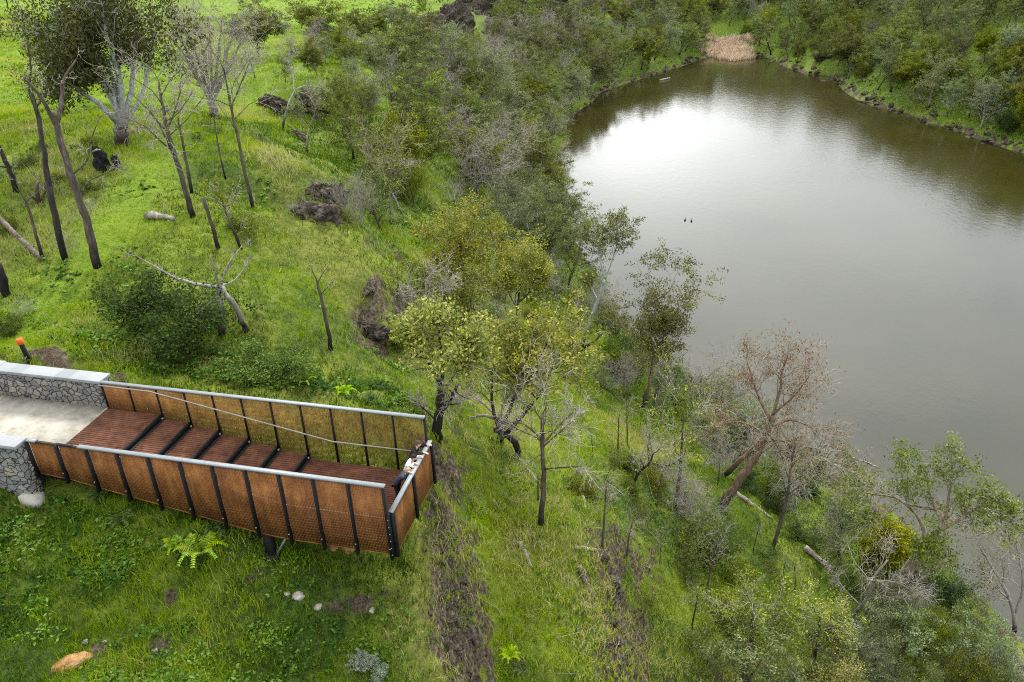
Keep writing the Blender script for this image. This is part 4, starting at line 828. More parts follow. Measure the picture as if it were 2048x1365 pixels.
traced('gum_tree','tree',(1160,702),[([(1158,706,0),(1175,660,0),(1195,600,0),(1210,560,0)],.18,.10,0),([(1210,560,0),(1200,520,.3),(1195,490,.4),(1192,465,.5)],.06,.02,.3),([(1210,560,0),(1225,520,0),(1235,485,0),(1240,470,0)],.06,.02,.3),([(1195,600,0),(1180,570,.8),(1165,540,1.0)],.06,.03,.3),([(1160,700,0),(1185,685,-.2),(1205,668,-.3),(1225,650,-.4)],.13,.06,.5)],'white-stemmed gum leaning over the water with tufted leaf clumps','white','lf',124,'gum',(13,.38,.09,dict(keep=.45,droop=.5)),'twig')
traced('gum_tree','tree',(1285,812),[([(1285,816,0),(1300,760,0),(1305,710,0),(1300,660,0)],.16,.07,.3),([(1300,720,0),(1325,680,0),(1335,650,0)],.07,.03,.3),([(1302,690,0),(1280,660,.3),(1290,620,.4),(1335,585,.4),(1345,570,.4)],.06,.02,.35)],'dense dark gum at the water edge with one shoot rising over the lake','rusty','lf',125,'olive',(19,.48,.085,dict(keep=.8,droop=.4)),'twig')
traced('dead_tree','dead tree',(1440,1013),[([(1438,1018,0),(1465,980,0),(1500,930,0),(1530,880,0),(1545,830,0)],.30,.17,0),([(1545,832,0),(1560,780,.3),(1565,740,.3),(1575,715,.4)],.10,.03,.2),([(1540,840,0),(1520,800,.5),(1505,760,.8),(1495,725,.9)],.10,.03,.2),([(1530,870,0),(1500,850,.8),(1460,845,1.2),(1425,860,1.5)],.07,.02,.2),([(1535,860,0),(1580,840,0),(1620,855,0),(1640,870,0)],.08,.02,.2),([(1525,890,0),(1560,880,-.8),(1600,900,-1.2),(1635,930,-1.6)],.06,.02,.2),([(1545,830,0),(1590,790,-.5),(1620,750,-.8)],.07,.02,.2),([(1500,930,0),(1545,890,.6),(1580,880,1.0)],.07,.03,.3)],'big leaning dead gum with reddish bark and rust-brown twigs against the lake','rusty','tw',126,'rustleaf',(4,.35,.06,dict(keep=.45)))
traced('dead_tree','dead tree',(1448,952),[([(1446,955,0),(1475,925,0),(1500,905,0),(1530,870,0)],.2,.10,.6)],'mossy leaning trunk behind the reddish leaning dead gum','rusty','tw',127)
traced('dead_tree','dead tree',(1385,820),[([(1385,823,0),(1382,780,0),(1385,750,0)],.16,.08,0),([(1384,790,0),(1420,750,.3),(1450,730,.4),(1470,720,.5)],.08,.02,.15),([(1384,780,0),(1370,740,.4),(1360,720,.5)],.06,.02,.2),([(1384,800,0),(1430,790,-.3),(1480,770,-.5)],.07,.02,.15)],'pale twiggy dead tree at the water edge left of the reddish leaning one','dead','tw',128)
traced('wattle_tree','tree',(1350,1008),[([(1350,1011,0),(1358,965,0),(1362,920,0),(1365,870,0),(1368,830,0)],.12,.04,.3)],'slim tree with pale yellow leaves standing mid-slope left of the reddish leaning gum','bark','lf',129,'wattle',(7,.40,.07,dict(keep=.4)),'twig')
traced('dead_tree','dead tree',(1262,985),[([(1261,988,0),(1275,950,0),(1300,925,0),(1305,905,0)],.09,.05,.2),([(1300,925,0),(1330,935,0),(1350,925,0)],.03,.01,.2)],'crooked dark dead tree with a grey twiggy top on the mid slope','barkd','tw',130)
traced('dead_tree','dead tree',(1543,1108),[([(1541,1112,0),(1560,1050,0),(1575,990,0),(1582,930,0),(1590,890,0)],.13,.04,.4),([(1575,990,0),(1620,960,.3),(1650,950,.4)],.04,.015,.2)],'tall pale thin dead tree leaning right among low shrubs near the water','bark','tw',131)
traced('gum_tree','tree',(1772,1205),[([(1770,1212,0),(1800,1165,0),(1830,1120,0),(1850,1085,0)],.40,.24,0),([(1850,1085,0),(1880,1060,0),(1890,1040,0),(1870,1020,.5),(1820,1010,.9)],.16,.06,.3),([(1880,1060,0),(1920,1040,0),(1950,1020,0),(1985,1040,-.2)],.13,.03,.3),([(1850,1085,0),(1840,1040,.6),(1800,1000,1),(1760,990,1.4),(1720,985,1.8)],.11,.03,.3),([(1885,1045,0),(1860,990,.6),(1850,950,.8),(1830,935,.9)],.09,.03,.3),([(1890,1040,0),(1900,980,.3),(1905,945,.4)],.09,.03,.3),([(1885,1050,0),(1890,1080,-.8),(1850,1100,-1.4)],.08,.02,.3),([(1950,1020,0),(1970,990,.2),(2000,1010,.2)],.05,.02,.3)],'huge spreading gum with peeling bark arching over the lake at the lower right','peel','lf',132,'gum',(13,.42,.085,dict(keep=.40,droop=.3,flat=.6)),'twig')
traced('wattle_tree','tree',(1775,1150),[([(1775,1153,0),(1772,1125,0),(1770,1090,0)],.08,.04,.2),([(1773,1130,0),(1755,1105,.3),(1748,1085,.3)],.04,.02,.3),([(1773,1130,0),(1790,1105,-.3),(1797,1085,-.3)],.04,.02,.3),([(1773,1130,0),(1776,1105,-.8),(1780,1085,-1.0)],.04,.02,.3)],'compact bright yellow wattle ball in front of the huge spreading gum','bark','lf',133,'wattle',(20,.42,.07,dict(asp=.5)))
traced('dead_tree','dead tree',(1700,1262),[([(1698,1266,0),(1712,1225,0),(1735,1195,0),(1745,1160,0),(1775,1120,.3)],.12,.05,.3),([(1720,1210,0),(1690,1180,.5),(1670,1150,.8)],.04,.02,.2),([(1735,1160,0),(1790,1165,-.3),(1820,1180,-.5)],.04,.015,.2)],'grey open-branched dead tree left of the huge spreading gum','dead','tw',134)
traced('dead_tree','dead tree',(2030,1262),[([(2030,1266,0),(2025,1215,0),(2000,1160,0),(1975,1120,0),(1960,1095,0)],.14,.04,.3),([(2028,1230,0),(2045,1180,0),(2042,1130,0),(2030,1080,0)],.08,.03,.3),([(2020,1200,0),(1985,1170,.5),(1965,1150,.6)],.06,.02,.2)],'pale forked tree with wispy yellowish twigs at the right edge','dead','lf',135,'olive',(4,.4,.06,dict(keep=.35)))
traced('wattle_tree','tree',(1485,1362),[([(1484,1370,0),(1495,1320,0),(1505,1270,0),(1505,1225,0)],.15,.05,.25),([(1495,1320,0),(1465,1270,.5),(1455,1240,.6)],.06,.03,.3),([(1495,1310,0),(1540,1270,-.4),(1560,1240,-.4)],.06,.03,.3)],'olive-gold wattle at the bottom edge, left of the orange-tipped one','bark','lf',136,'olive',(15,.42,.07,dict(asp=.5,keep=.42,low=.35)))
traced('wattle_tree','tree',(1625,1330),[([(1624,1334,0),(1632,1300,0),(1638,1260,0),(1640,1230,0)],.10,.04,.25),([(1630,1300,0),(1660,1275,-.3),(1675,1255,-.3)],.05,.02,.3)],'small golden wattle second from the bottom right corner thicket','bark','lf',137,'wattle',(13,.34,.06,dict(asp=.5,keep=.5,low=.4)))
traced('wattle_tree','tree',(1650,1440),[([(1648,1440,0),(1645,1400,0),(1642,1365,0)],.10,.04,.25),([(1648,1420,0),(1620,1385,.3),(1600,1360,.3)],.05,.02,.3),([(1648,1420,0),(1675,1390,-.3),(1690,1360,-.3)],.05,.02,.3)],'bright wattle crown cut off by the bottom edge of the view','bark','lf',138,'wattle',(14,.4,.06,dict(asp=.5,keep=.8)))
hero(('wattle',1),(128,232),(45,8),'olive-gold wattle crown at the far upper left behind the burnt trunks',1.0)
hero(('wattle',3),(515,118),(520,-8),'olive wattle on the ridge above the fan-shaped dead tree',1.35)
hero(('wattle',3),(628,112),(640,-10),'largest olive gum on the paddock edge with a forked pale trunk',1.5)
hero(('wattle',3),(708,88),(710,15),'small olive gum right of the largest paddock gum',1.5)
hero(('wattle',3),(752,78),(755,20),'rounded olive tree standing on the paddock grass',1.4)
hero(('gum',1),(778,84),(796,-8),'gum with bright white stems at the end of the paddock',1.4)
hero(('wattle',1),(848,38),(846,-20),'slim dark tree at the rim beyond the paddock',.8)
traced('half_dead_tree','tree',(563,262),[([(563,266,0),(570,235,0),(578,205,0),(590,180,0)],.14,.08,0),([(590,180,0),(610,172,0),(640,175,0)],.06,.02,.3),([(588,182,0),(585,150,.5),(575,120,.6)],.06,.02,.3)],'pale curved trunk with a charred foot rising from the dark gully','white','tw',139)
traced('dead_tree','dead tree',(613,305),[([(613,308,0),(614,285,0),(618,255,0)],.12,.07,0),([(618,256,0),(600,235,.3),(592,222,.4)],.05,.02,.3),([(618,256,0),(630,225,0),(632,205,0)],.05,.02,.3)],'small pale trunk with a thin crown at the head of the gully','dead','lf',140,'gum',(5,.5,.1,dict(keep=.4)))
hero(('fan',1),(720,455),(705,330),'dense grey twiggy bush-like tree right of the big rock outcrop',1.2)
hero(('gum',4),(765,470),(750,320),'dark grey-green gum standing over the gully right of the big outcrop',1.1)
hero(('bush',1),(320,672),(310,530),'large round dark-green bush under the bleached dead limb',1.25,name='bush')
hero(('bush',0),(550,740),(548,668),'low green bush on the grass behind the far screen',1.3)
hero(('bush',2),(490,470),(486,412),'small olive bush beside the leaning thin stem',1.1)
hero(('scrub',0),(640,400),(640,352),'bare purplish shrub growing over the dark outcrop of the left hill',1.3)
hero(('scrub',1),(604,432),(606,398),'small bare shrub at the left foot of the dark outcrop',1.3)
hero(('bush',2),(668,440),(672,405),'olive bush at the right foot of the dark outcrop',1.3)
hero(('bush',0),(775,690),(778,655),'green bush tucked behind the pitted shelf boulder',1.2)
hero(('bush',0),(1412,1150),(1408,1080),'rounded dark bush alone on the mid slope',1.3)
hero(('bush',1),(1600,930),(1590,880),'dark bush at the water edge beneath the reddish dead gum',1.3)
hero(('bush',1),(1880,1200),(1885,1150),'dark bush at the shore right of the huge spreading gum',1.6)
hero(('bush',1),(1255,705),(1258,660),'fresh green bush at the shore beside the dense dark gum',1.2)
for i,(b,t,l) in enumerate([((1505,1105),(1520,1035),'thin dark dead stem between low shrubs near the water'),((1660,1310),(1690,1230),'grey dead sapling in the lower thicket'),((1185,905),(1187,830),'thin pale sapling on the slope left of the crooked dark tree'),((1435,975),(1445,905),'dark thin dead stem just left of the reddish leaning gum'),((1410,1200),(1440,1040),'tall thin bare stem amid grey twigs on the lower slope'),((1590,1180),(1605,1080),'bare grey stem above the fallen pale log'),((1560,1180),(1580,1100),'shorter bare grey stem above the fallen pale log'),((1245,805),(1250,720),'slender dark pole tree in front of the dense dark gum'),((965,655),(985,560),'leaning snapped trunk below the rounded wattle'),((1160,790),(1165,740),'dark short stem in grass under the leaning white gum')]):
    hero(('pole',i%3),b,t,l,.9)
# ---------------------------------------------------------------- woods: one tree at a time, spaced over the ground
RSF=random.Random(5)
def inpoly(x,y,P):
    c=False; n=len(P); j=n-1
    for i in range(n):
        if (P[i][1]>y)!=(P[j][1]>y) and x<(P[j][0]-P[i][0])*(y-P[i][1])/(P[j][1]-P[i][1])+P[i][0]: c=not c
        j=i
    return c
LBL=dict(
 gum=('grey-green gum tree','gum trees'),wattle=('yellow-olive wattle','wattles'),dead=('bleached leafless dead tree','dead trees'),halfdead=('half-dead tree with sparse leaves','half-dead trees'),fan=('grey twiggy leafless tree','twiggy trees'),bush=('low leafy green bush','bushes'),scrub=('bare grey twiggy shrub','bare shrubs'),pole=('thin bare dark trunk','bare trunks'),sapling=('slim young tree','young trees'))
taken=[tuple(at(*q)[:2]) for q in [(845,120),(870,110),(890,95),(915,85),(940,70),(970,55),(1000,48),(1030,42),(1060,36),(1090,30),(860,140),(885,125),(910,105),(545,225),(600,225),(640,215),(595,300),(575,250)]]
def wood_fill(region,where,poly,n,dmin,kinds,hr,seed,zlim=(-24.4,9),tries=60):
    R=random.Random(seed); m=0; cell=dmin
    W=[at(*p) for p in poly]
    for _ in range(n*tries):
        if m>=n: break
        # pick evenly over the ground inside the region
        xs=[w[0] for w in W]; ys=[w[1] for w in W]; x=R.uniform(min(xs)-5,max(xs)+5); y=R.uniform(min(ys)-5,max(ys)+12); z=float(hz(x,y))
        if not zlim[0]<z<zlim[1]: continue
        px,py,_d=project((x,y,z))
        if not inpoly(px,py,poly): continue
        if any((x-a)**2+(y-b)**2<(dmin*(.75+.5*R.random()))**2 for a,b in taken): continue
        taken.append((x,y)); tot=sum(k[2] for k in kinds); q=R.random()*tot
        for kd,vs,w in kinds:
            q-=w
            if q<=0: break
        H=R.uniform(*hr)*(dict(bush=.38,scrub=.40,pole=1.,dead=.95,fan=.75,sapling=.7,wattle=.85,halfdead=.95).get(kd,1.))
        v=R.choice(vs); lab,grp=LBL[kd]
        place((kd,v),(x,y,z-.2),H=H,label=lab+' '+where,group=grp+' '+where,fat=R.uniform(.85,1.25),rs=R); m+=1
    return m
cnt=[]
K1=[('gum',[0,2,4],4.2),('gum',[1,3],3.0),('halfdead',[0,1],1.8),('dead',[0,1,3],2.4),('fan',[0,1],.8),('wattle',[1],1.0),('wattle',[3],1.3),('wattle',[0],.2),('bush',[0,2],1.0),('scrub',[0,1],.4)]
K2=[('gum',[0,2,4],7),('gum',[1,3],1.6),('halfdead',[0,1],1.2),('dead',[0,1],1.1),('wattle',[1],1.2),('wattle',[3],1.8),('wattle',[0],.2),('bush',[0,1],1.8),('sapling',[0],.6)]
cnt.append(wood_fill('A','on the wooded slope left of the lake',[(690,260),(760,210),(850,140),(900,70),(1000,50),(1120,60),(1250,60),(1330,120),(1290,148),(1190,185),(1150,215),(1130,270),(1120,320),(1100,380),(1140,470),(1185,560),(1110,580),(1010,500),(960,440),(860,420),(800,470),(740,400),(705,330)],132,4.0,K1,(7.5,12),1))
cnt.append(wood_fill('B','in the gully and on its far bank',[(500,140),(640,120),(800,110),(840,140),(830,230),(760,300),(700,330),(660,260),(560,210),(500,190)],42,3.2,K1,(3.5,6.5),2))
cnt.append(wood_fill('C','behind the head of the lake',[(1180,0),(1400,-60),(1560,-60),(1560,60),(1510,100),(1480,60),(1410,62),(1400,110),(1300,130),(1230,90),(1050,50),(1010,0)],110,4.4,K2,(7,12),3))
cnt.append(wood_fill('D','on the steep bank right of the lake',[(1520,112),(1540,-80),(2150,-80),(2150,290),(2048,290),(1850,225),(1680,160),(1600,130)],230,4.0,K2,(7,12.5),4))
cnt.append(wood_fill('E','along the paddock horizon at the upper left',[(-60,60),(-60,-60),(360,-60),(320,15),(200,30),(0,45)],40,4.0,K2,(6,10),6))
K3=[('dead',[0,1,3],2),('scrub',[0,1],3),('bush',[0,1,2],4),('halfdead',[0,1],1),('sapling',[0,1],1)]
K4=[('dead',[0,1,3],3.4),('scrub',[0,1],1.0),('bush',[0,1],2.6),('halfdead',[0,1],1.5),('gum',[1,4],1.2),('sapling',[0,1],1)]
cnt.append(wood_fill('F','on the lower slope under the lookout',[(960,600),(1100,560),(1200,600),(1290,700),(1400,790),(1330,830),(1200,800),(1080,700),(960,690)],44,2.0,K3,(3.5,6),7))
cnt.append(wood_fill('G','along the near shore of the lake',[(1340,750),(1480,840),(1700,975),(1800,1075),(1860,1190),(1800,1250),(1600,1080),(1450,960),(1330,850)],66,2.0,K4,(3.4,6.0),8))
cnt.append(wood_fill('H','in the thicket at the lower right corner',[(1640,1290),(1740,1270),(1860,1275),(2048,1335),(2100,1480),(1400,1480),(1450,1400),(1560,1370)],46,2.0,[('gum',[1,4],4),('wattle',[1],2),('scrub',[0,1],1),('dead',[0],.7),('bush',[0],2)],(4.2,6.2),9))
cnt.append(wood_fill('I','scattered over the grassy slope below the platform',[(1120,980),(1250,880),(1450,1020),(1560,1150),(1480,1330),(1300,1340),(1250,1200),(1180,1050)],50,2.0,[('scrub',[0,1],.5),('bush',[0,2],2.4),('pole',[0,1],3),('dead',[1,3],1.0),('sapling',[0,1],1.8)],(2.6,4.6),10))
cnt.append(wood_fill('J','tucked into the grass of the left hill',[(0,420),(60,300),(180,260),(200,480),(160,600),(0,700)],12,2.5,[('bush',[2,0],2),('scrub',[0,1],2)],(2.0,3.4),11))
print('woods',cnt)
for k_,r in protos.items():
    if k_ not in used:
        for c in list(r.children): bpy.data.objects.remove(c)
        bpy.data.objects.remove(r)
for o in bpy.data.objects:
    if '_h' in o: del o['_h']
# ---------------------------------------------------------------- ground cover
RG=np.random.RandomState(77)
def in_poly_np(x,y,P):
    c=np.zeros(np.shape(x),bool); n=len(P); j=n-1
    for i in range(n):
        xi,yi=P[i]; xj,yj=P[j]
        c^=((yi>y)!=(yj>y))&(x<(xj-xi)*(y-yi)/(yj-yi+1e-12)+xi); j=i
    return c
def sample(n,t0=.19,t1=.62,margin=60,dens=None,land=True):
    t=RG.uniform(t0,t1,n); u=RG.uniform(-.82,.9,n); y=Y0+YA*(np.exp(YK*t)-1); x=u*halfw(y); z=hz(x,y)
    px,py,d=project(np.stack([x,y,z],1)); k=(px>-margin)&(px<2048+margin)&(py>-margin)&(py<1365+margin)
    if land: k&=z>WZ+.25
    s_,w_=plat_sw(x,y); k&=~((s_>-9)&(s_<0.05)&(w_>-.5)&(w_<PW+.62)); k&=~((s_>=0.0)&(s_<1.6*BAY)&(w_>-.1)&(w_<PW+.1))
    x,y,z,px,py,d=[a[k] for a in (x,y,z,px,py,d)]
    if dens is not None:
        k=RG.rand(len(x))<dens(x,y,z,px,py,d); x,y,z,px,py,d=[a[k] for a in (x,y,z,px,py,d)]
    return x,y,z,px,py,d
def blades(mb,x,y,z,h,w,nb,spread,lean,rb,two=True,winddir=None):
    n=len(x); N_=n*nb; X=np.repeat(x,nb)+RG.normal(size=N_)*np.repeat(spread,nb); Y=np.repeat(y,nb)+RG.normal(size=N_)*np.repeat(spread,nb)
    Zb=np.repeat(z,nb)-.03; H=np.repeat(h,nb)*RG.uniform(.5,1.2,N_); Wd=np.repeat(w,nb)*RG.uniform(.7,1.3,N_)
    a=RG.uniform(0,6.283,N_); dx,dy=np.cos(a),np.sin(a)
    if winddir is not None: dx=dx*.6+winddir[0]*.9; dy=dy*.6+winddir[1]*.9
    L=np.repeat(lean,nb) if np.ndim(lean) else lean
    ln=RG.uniform(.3,1.,N_)*L*H; b=np.stack([X,Y,Zb],1); r=RG.uniform(0,6.283,N_); pw=np.stack([np.cos(r)*Wd,np.sin(r)*Wd,0*r],1)/2
    tip=b+np.stack([dx*ln,dy*ln,H],1); R=np.clip(np.repeat(rb,nb)+RG.normal(size=N_)*.16,0,1)
    if two:
        mid=b+np.stack([dx*ln*.3,dy*ln*.3,H*.62],1); V=np.stack([b-pw,b+pw,mid+pw*.8,mid-pw*.8,tip],1).reshape(-1,3); i=np.arange(N_)[:,None]*5
        mb.add(V,i+np.array([[0,1,2,3]]),i+np.array([[3,2,4]])); mb.rq[-1]=R; mb.rt[-1]=R
    else:
        V=np.stack([b-pw,b+pw,tip],1).reshape(-1,3); i=np.arange(N_)[:,None]*3; mb.add(V,None,i+np.array([[0,1,2]]),rnd=R)
def stuff(mb,name,m,lab=None):
    o=mb.build(name,m); tag(o,kind='stuff'); return o
def grass_all():
    dirt=lambda x,y: gi(x,y,DIRT)
    # everyday grass, split by tone
    x,y,z,px,py,d=sample(330000)
    D=gi(x,y,DIRT); PA=gi(x,y,PATH); FO=gi(x,y,FOREST); DR=gi(x,y,DRY)
    k=RG.rand(len(x))>np.clip(D*1.1,0,.9); x,y,z,px,py,d,PA,FO,DR=[a[k] for a in (x,y,z,px,py,d,PA,FO,DR)]
    big=fbm(x,y,9,3,91)+.45*fbm(x,y,2.2,2,93)
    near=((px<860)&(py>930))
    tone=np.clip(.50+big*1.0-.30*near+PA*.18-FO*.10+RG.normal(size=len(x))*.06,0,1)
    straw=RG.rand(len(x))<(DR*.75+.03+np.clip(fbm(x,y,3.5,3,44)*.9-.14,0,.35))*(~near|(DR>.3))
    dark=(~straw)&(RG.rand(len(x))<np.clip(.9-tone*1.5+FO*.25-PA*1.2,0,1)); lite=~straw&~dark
    hgt=np.clip((.12+d*.0042)*(1.15-PA*.75)*(1+big*.9),.05,.55); wd=np.clip(.007+d*.00062,.012,.10)
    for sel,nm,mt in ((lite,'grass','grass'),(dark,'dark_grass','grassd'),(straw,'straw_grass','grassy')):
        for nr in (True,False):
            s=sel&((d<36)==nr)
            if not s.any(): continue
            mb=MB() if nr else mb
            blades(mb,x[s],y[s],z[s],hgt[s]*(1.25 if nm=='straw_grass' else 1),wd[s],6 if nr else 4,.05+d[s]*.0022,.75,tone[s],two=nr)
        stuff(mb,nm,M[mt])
    # long pale tussocks hanging down the slope right of the platform
    A1=[(1000,900),(1150,960),(1240,1100),(1235,1365),(960,1365),(960,1150),(930,1000)]
    x,y,z,px,py,d=sample(60000,.19,.45,dens=lambda x,y,z,px,py,d: in_poly_np(px,py,A1)*np.clip(.10+fbm(x,y,1.6,2,95)*.9,0,.6))
    mb=MB(); n=len(x); blades(mb,x,y,z,RG.uniform(.28,.5,n),np.full(n,.020),16,np.full(n,.07),1.5,RG.uniform(.15,.7,n),True,(.45,-.35)); stuff(mb,'tussock_grass',M['grassy'])
    A2=[(960,880),(1500,960),(1480,1365),(860,1365),(860,960)]
    x,y,z,px,py,d=sample(70000,.19,.5,dens=lambda x,y,z,px,py,d: in_poly_np(px,py,A2)*np.clip(.10+fbm(x,y,2.3,2,98)*.9,0,.5))
    mb=MB(); n=len(x); blades(mb,x,y,z,RG.uniform(.2,.42,n),np.full(n,.022),12,np.full(n,.08),1.2,RG.uniform(.3,.9,n),True,(.4,-.3)); stuff(mb,'tussock_grass',M['grass'])
    # broad-leaved weeds
    W1=[(-60,955),(120,985),(260,1040),(330,1080),(250,1180),(120,1290),(-60,1290)]; W2=[(150,1365),(240,1270),(420,1240),(520,1250),(640,1230),(760,1300),(780,1400),(150,1420)]
    W3=[(60,640),(220,660),(420,700),(640,740),(860,800),(850,850),(700,800),(400,760),(230,740),(100,705)]; W4=[(430,1010),(640,1090),(640,1180),(480,1200),(330,1120)]
    def wd_(x,y,z,px,py,d):
        m=np.zeros(len(x))
        for P,a in ((W1,1.),(W2,1.),(W3,.9),(W4,.8)): m=np.maximum(m,in_poly_np(px,py,P)*a)
        m=np.maximum(m,((d<60)&(z>-14))*np.clip(fbm(x,y,3,2,97)*1.4-.28,0,.5))
        return m*np.clip(.55+fbm(x,y,1.1,2,99)*1.3,0,1)*(1-np.clip(gi(x,y,DIRT),0,1))
    q1=sample(260000,.19,.37,dens=wd_); q2=sample(110000,.37,.5,dens=wd_); x,y,z,px,py,d=[np.concatenate([a,b]) for a,b in zip(q1,q2)]; n=len(x); k=5; N_=n*k
    hb=np.clip(.18+fbm(x,y,.9,2,96)*.5,.05,.5); c=np.stack([np.repeat(x,k)+RG.normal(size=N_)*.09,np.repeat(y,k)+RG.normal(size=N_)*.09,np.repeat(z,k)+np.repeat(hb,k)*RG.uniform(.3,1.1,N_)],1)
    a=RG.uniform(0,6.28,N_); s=(RG.uniform(.032,.075,N_)*np.repeat(np.clip(d/26,1,2.2),k))[:,None]; dd=np.stack([np.cos(a),np.sin(a),RG.normal(size=N_)*.35],1); ww=np.stack([-np.sin(a),np.cos(a),RG.normal(size=N_)*.35],1)
    V=np.stack([c-dd*s,c+ww*s*.62,c+dd*s,c-ww*s*.62],1).reshape(-1,3); mb=MB(); mb.add(V,np.arange(N_*4).reshape(-1,4),rnd=np.clip(np.repeat(.35+fbm(x,y,1.5,2,94)*.9,k)+RG.normal(size=N_)*.22,0,1)); stuff(mb,'weeds',M['weed'])
    # undergrowth in the woods
    def ud(x,y,z,px,py,d):
        return np.clip(gi(x,y,FOREST)*1.0+((z<-9)&(px>960))*.28,0,1)*np.clip(.20+fbm(x,y,5,3,71)*1.3,0,1)
    x,y,z,px,py,d=sample(130000,.28,.82,dens=ud); n=len(x); k=7; N_=n*k
    sc=np.clip(d/75,.5,2.3); hb=np.clip(.45+fbm(x,y,2.5,2,72)*1.4,.1,1.3)*np.clip(sc,.6,1.3)
    c=np.stack([np.repeat(x,k)+RG.normal(size=N_)*.3*np.repeat(sc,k),np.repeat(y,k)+RG.normal(size=N_)*.3*np.repeat(sc,k),np.repeat(z,k)+np.repeat(hb,k)*RG.uniform(.0,1.1,N_)],1)
    dd=RG.normal(size=(N_,3)); dd/=np.linalg.norm(dd,axis=1)[:,None]; ww=np.cross(dd,RG.normal(size=(N_,3))); ww/=np.linalg.norm(ww,axis=1)[:,None]; s=(RG.uniform(.07,.15,N_)*np.repeat(sc,k))[:,None]
    V=np.stack([c-dd*s,c+ww*s*.5,c+dd*s,c-ww*s*.5],1).reshape(-1,3); tn=np.repeat(np.clip(.5+fbm(x,y,6,2,73)*1.2,0,1),k)+RG.normal(size=N_)*.2
    pick=np.repeat(RG.rand(n),k)
    for nm,mt,lo,hi in (('undergrowth','shrub',0,.72),('undergrowth','weed',.72,.9),('grey_undergrowth','gumgrey',.9,1.01)):
        s2=(pick>=lo)&(pick<hi); VV=V.reshape(-1,4,3)[s2].reshape(-1,3); mb=MB(); mb.add(VV,np.arange(len(VV)).reshape(-1,4),rnd=np.clip(tn[s2],0,1)); stuff(mb,nm,M[mt])
    # fallen sticks
    def sd(x,y,z,px,py,d): return np.clip(gi(x,y,FOREST)*.9+(z<WZ+2.2)*.9+((z<-9))*.15+.015,0,1)*np.clip(.5+fbm(x,y,3,2,61)*1.5,0,1)
    x,y,z,px,py,d=sample(30000,.25,.78,dens=sd); n=len(x); L=RG.uniform(.4,1.9,n)*np.clip(d/70,.6,1.6); a=RG.uniform(0,6.28,n); r=RG.uniform(.010,.026,n)*np.clip(d/55,.7,2.2)
    dx,dy=np.cos(a)*L/2,np.sin(a)*L/2; A0=np.stack([x-dx,y-dy,hz(x-dx,y-dy)+.05+RG.uniform(0,.5,n)*(RG.rand(n)<.4)],1); B0=np.stack([x+dx,y+dy,hz(x+dx,y+dy)+.05+RG.uniform(0,.9,n)*(RG.rand(n)<.4)],1)
    side=np.stack([-np.sin(a),np.cos(a),0*a],1)*r[:,None]; upv=np.array([0,0,1.])*r[:,None]*1.6
    V=np.stack([A0-side,A0+side,A0+upv,B0-side*.5,B0+side*.5,B0+upv*.5],1).reshape(-1,3); i=np.arange(n)[:,None]*6
    mb=MB(); mb.add(V,np.concatenate([i+np.array([[0,1,4,3]]),i+np.array([[1,2,5,4]]),i+np.array([[2,0,3,5]])])); stuff(mb,'fallen_twigs',M['twig'])
    # reeds at the head of the lake
    RP=[(1405,74),(1440,68),(1502,72),(1500,112),(1455,116),(1408,104)]
    c=[at_z(px_,py_,-23.6) for px_,py_ in RP]; xs=[q[0] for q in c]; ys=[q[1] for q in c]
    x=RG.uniform(min(xs)-2,max(xs)+2,26000); y=RG.uniform(min(ys)-4,max(ys)+4,26000); z=np.maximum(hz(x,y),WZ-.2); px,py,d=project(np.stack([x,y,z+1],1)); k=in_poly_np(px+fbm(x,y,3,2,5)*34,py+fbm(x,y,3,2,6)*12,RP); x,y,z=x[k][:6500],y[k][:6500],z[k][:6500]
    z=np.minimum(z,-24.0); z=np.maximum(hz(x,y),WZ-.2); mb=MB(); n=len(x); blades(mb,x,y,z,RG.uniform(.6,1.5,n),np.full(n,.14),4,np.full(n,.15),.45,RG.rand(n)); stuff(mb,'reeds',M['reed'])
grass_all()
# ---------------------------------------------------------------- rocks
from mathutils import noise as mn
import bmesh
def rock(name,P,size,label,m='rock',group=None,seed=0,rot=0,craggy=.5,sub=4,cat='rock',squash=1.):
    bm=bmesh.new(); bmesh.ops.create_icosphere(bm,subdivisions=sub,radius=1)
    for v in bm.verts:
        p=v.co*1.25+Vector((seed*3.7,seed*1.3,0)); a=mn.fractal(p,1.,2.1,4)*.5; c=mn.voronoi(v.co*2.6+Vector((seed,0,0)))[0]; 
        v.co*=1+craggy*(a+(c[1]-c[0])*.45-.12)
        v.co+=Vector((mn.noise(p*3.1),mn.noise(p*3.1+Vector((9,0,0))),mn.noise(p*3.1+Vector((0,9,0)))))*.10*craggy*2
        v.co.x*=size[0]/2; v.co.y*=size[1]/2; v.co.z*=size[2]/2
    me=bpy.data.meshes.new(name); bm.to_mesh(me); bm.free(); me.materials.append(M[m]); o=link(name,me); o.location=Vector([float(q) for q in P]); o.rotation_euler=(0,0,rot)
    return tag(o,label,cat,group)
def rk(name,px,py,size,label,dz=0,**k):
    P=at(px,py).copy(); P[2]=float(hz(P[0],P[1]))+dz; return rock(name,P,size,label,**k)
OC=dict(craggy=.85,sub=5,cat='rock outcrop')
rk('rock_outcrop',622,428,(3.0,2.2,2.1),'dark craggy rock outcrop at the end of the left grassy hill',-.6,seed=1,rot=.4,**OC)
rk('rock_outcrop',652,395,(1.7,2.6,2.1),'jagged grey-brown rock behind the outcrop of the left hill, next to grey twiggy tree',-.1,seed=2,rot=1.1,**OC)
rk('rock_outcrop',742,580,(.45,1.7,.6),'narrow twisted grey rock lying up the slope beside the small yellow-green tree',.1,seed=3,rot=-.15,**OC)
rk('rock_outcrop',750,676,(1.5,.9,1.0),'dark pitted boulder under a grassy shelf above the platform',.1,seed=4,rot=.2,**OC)
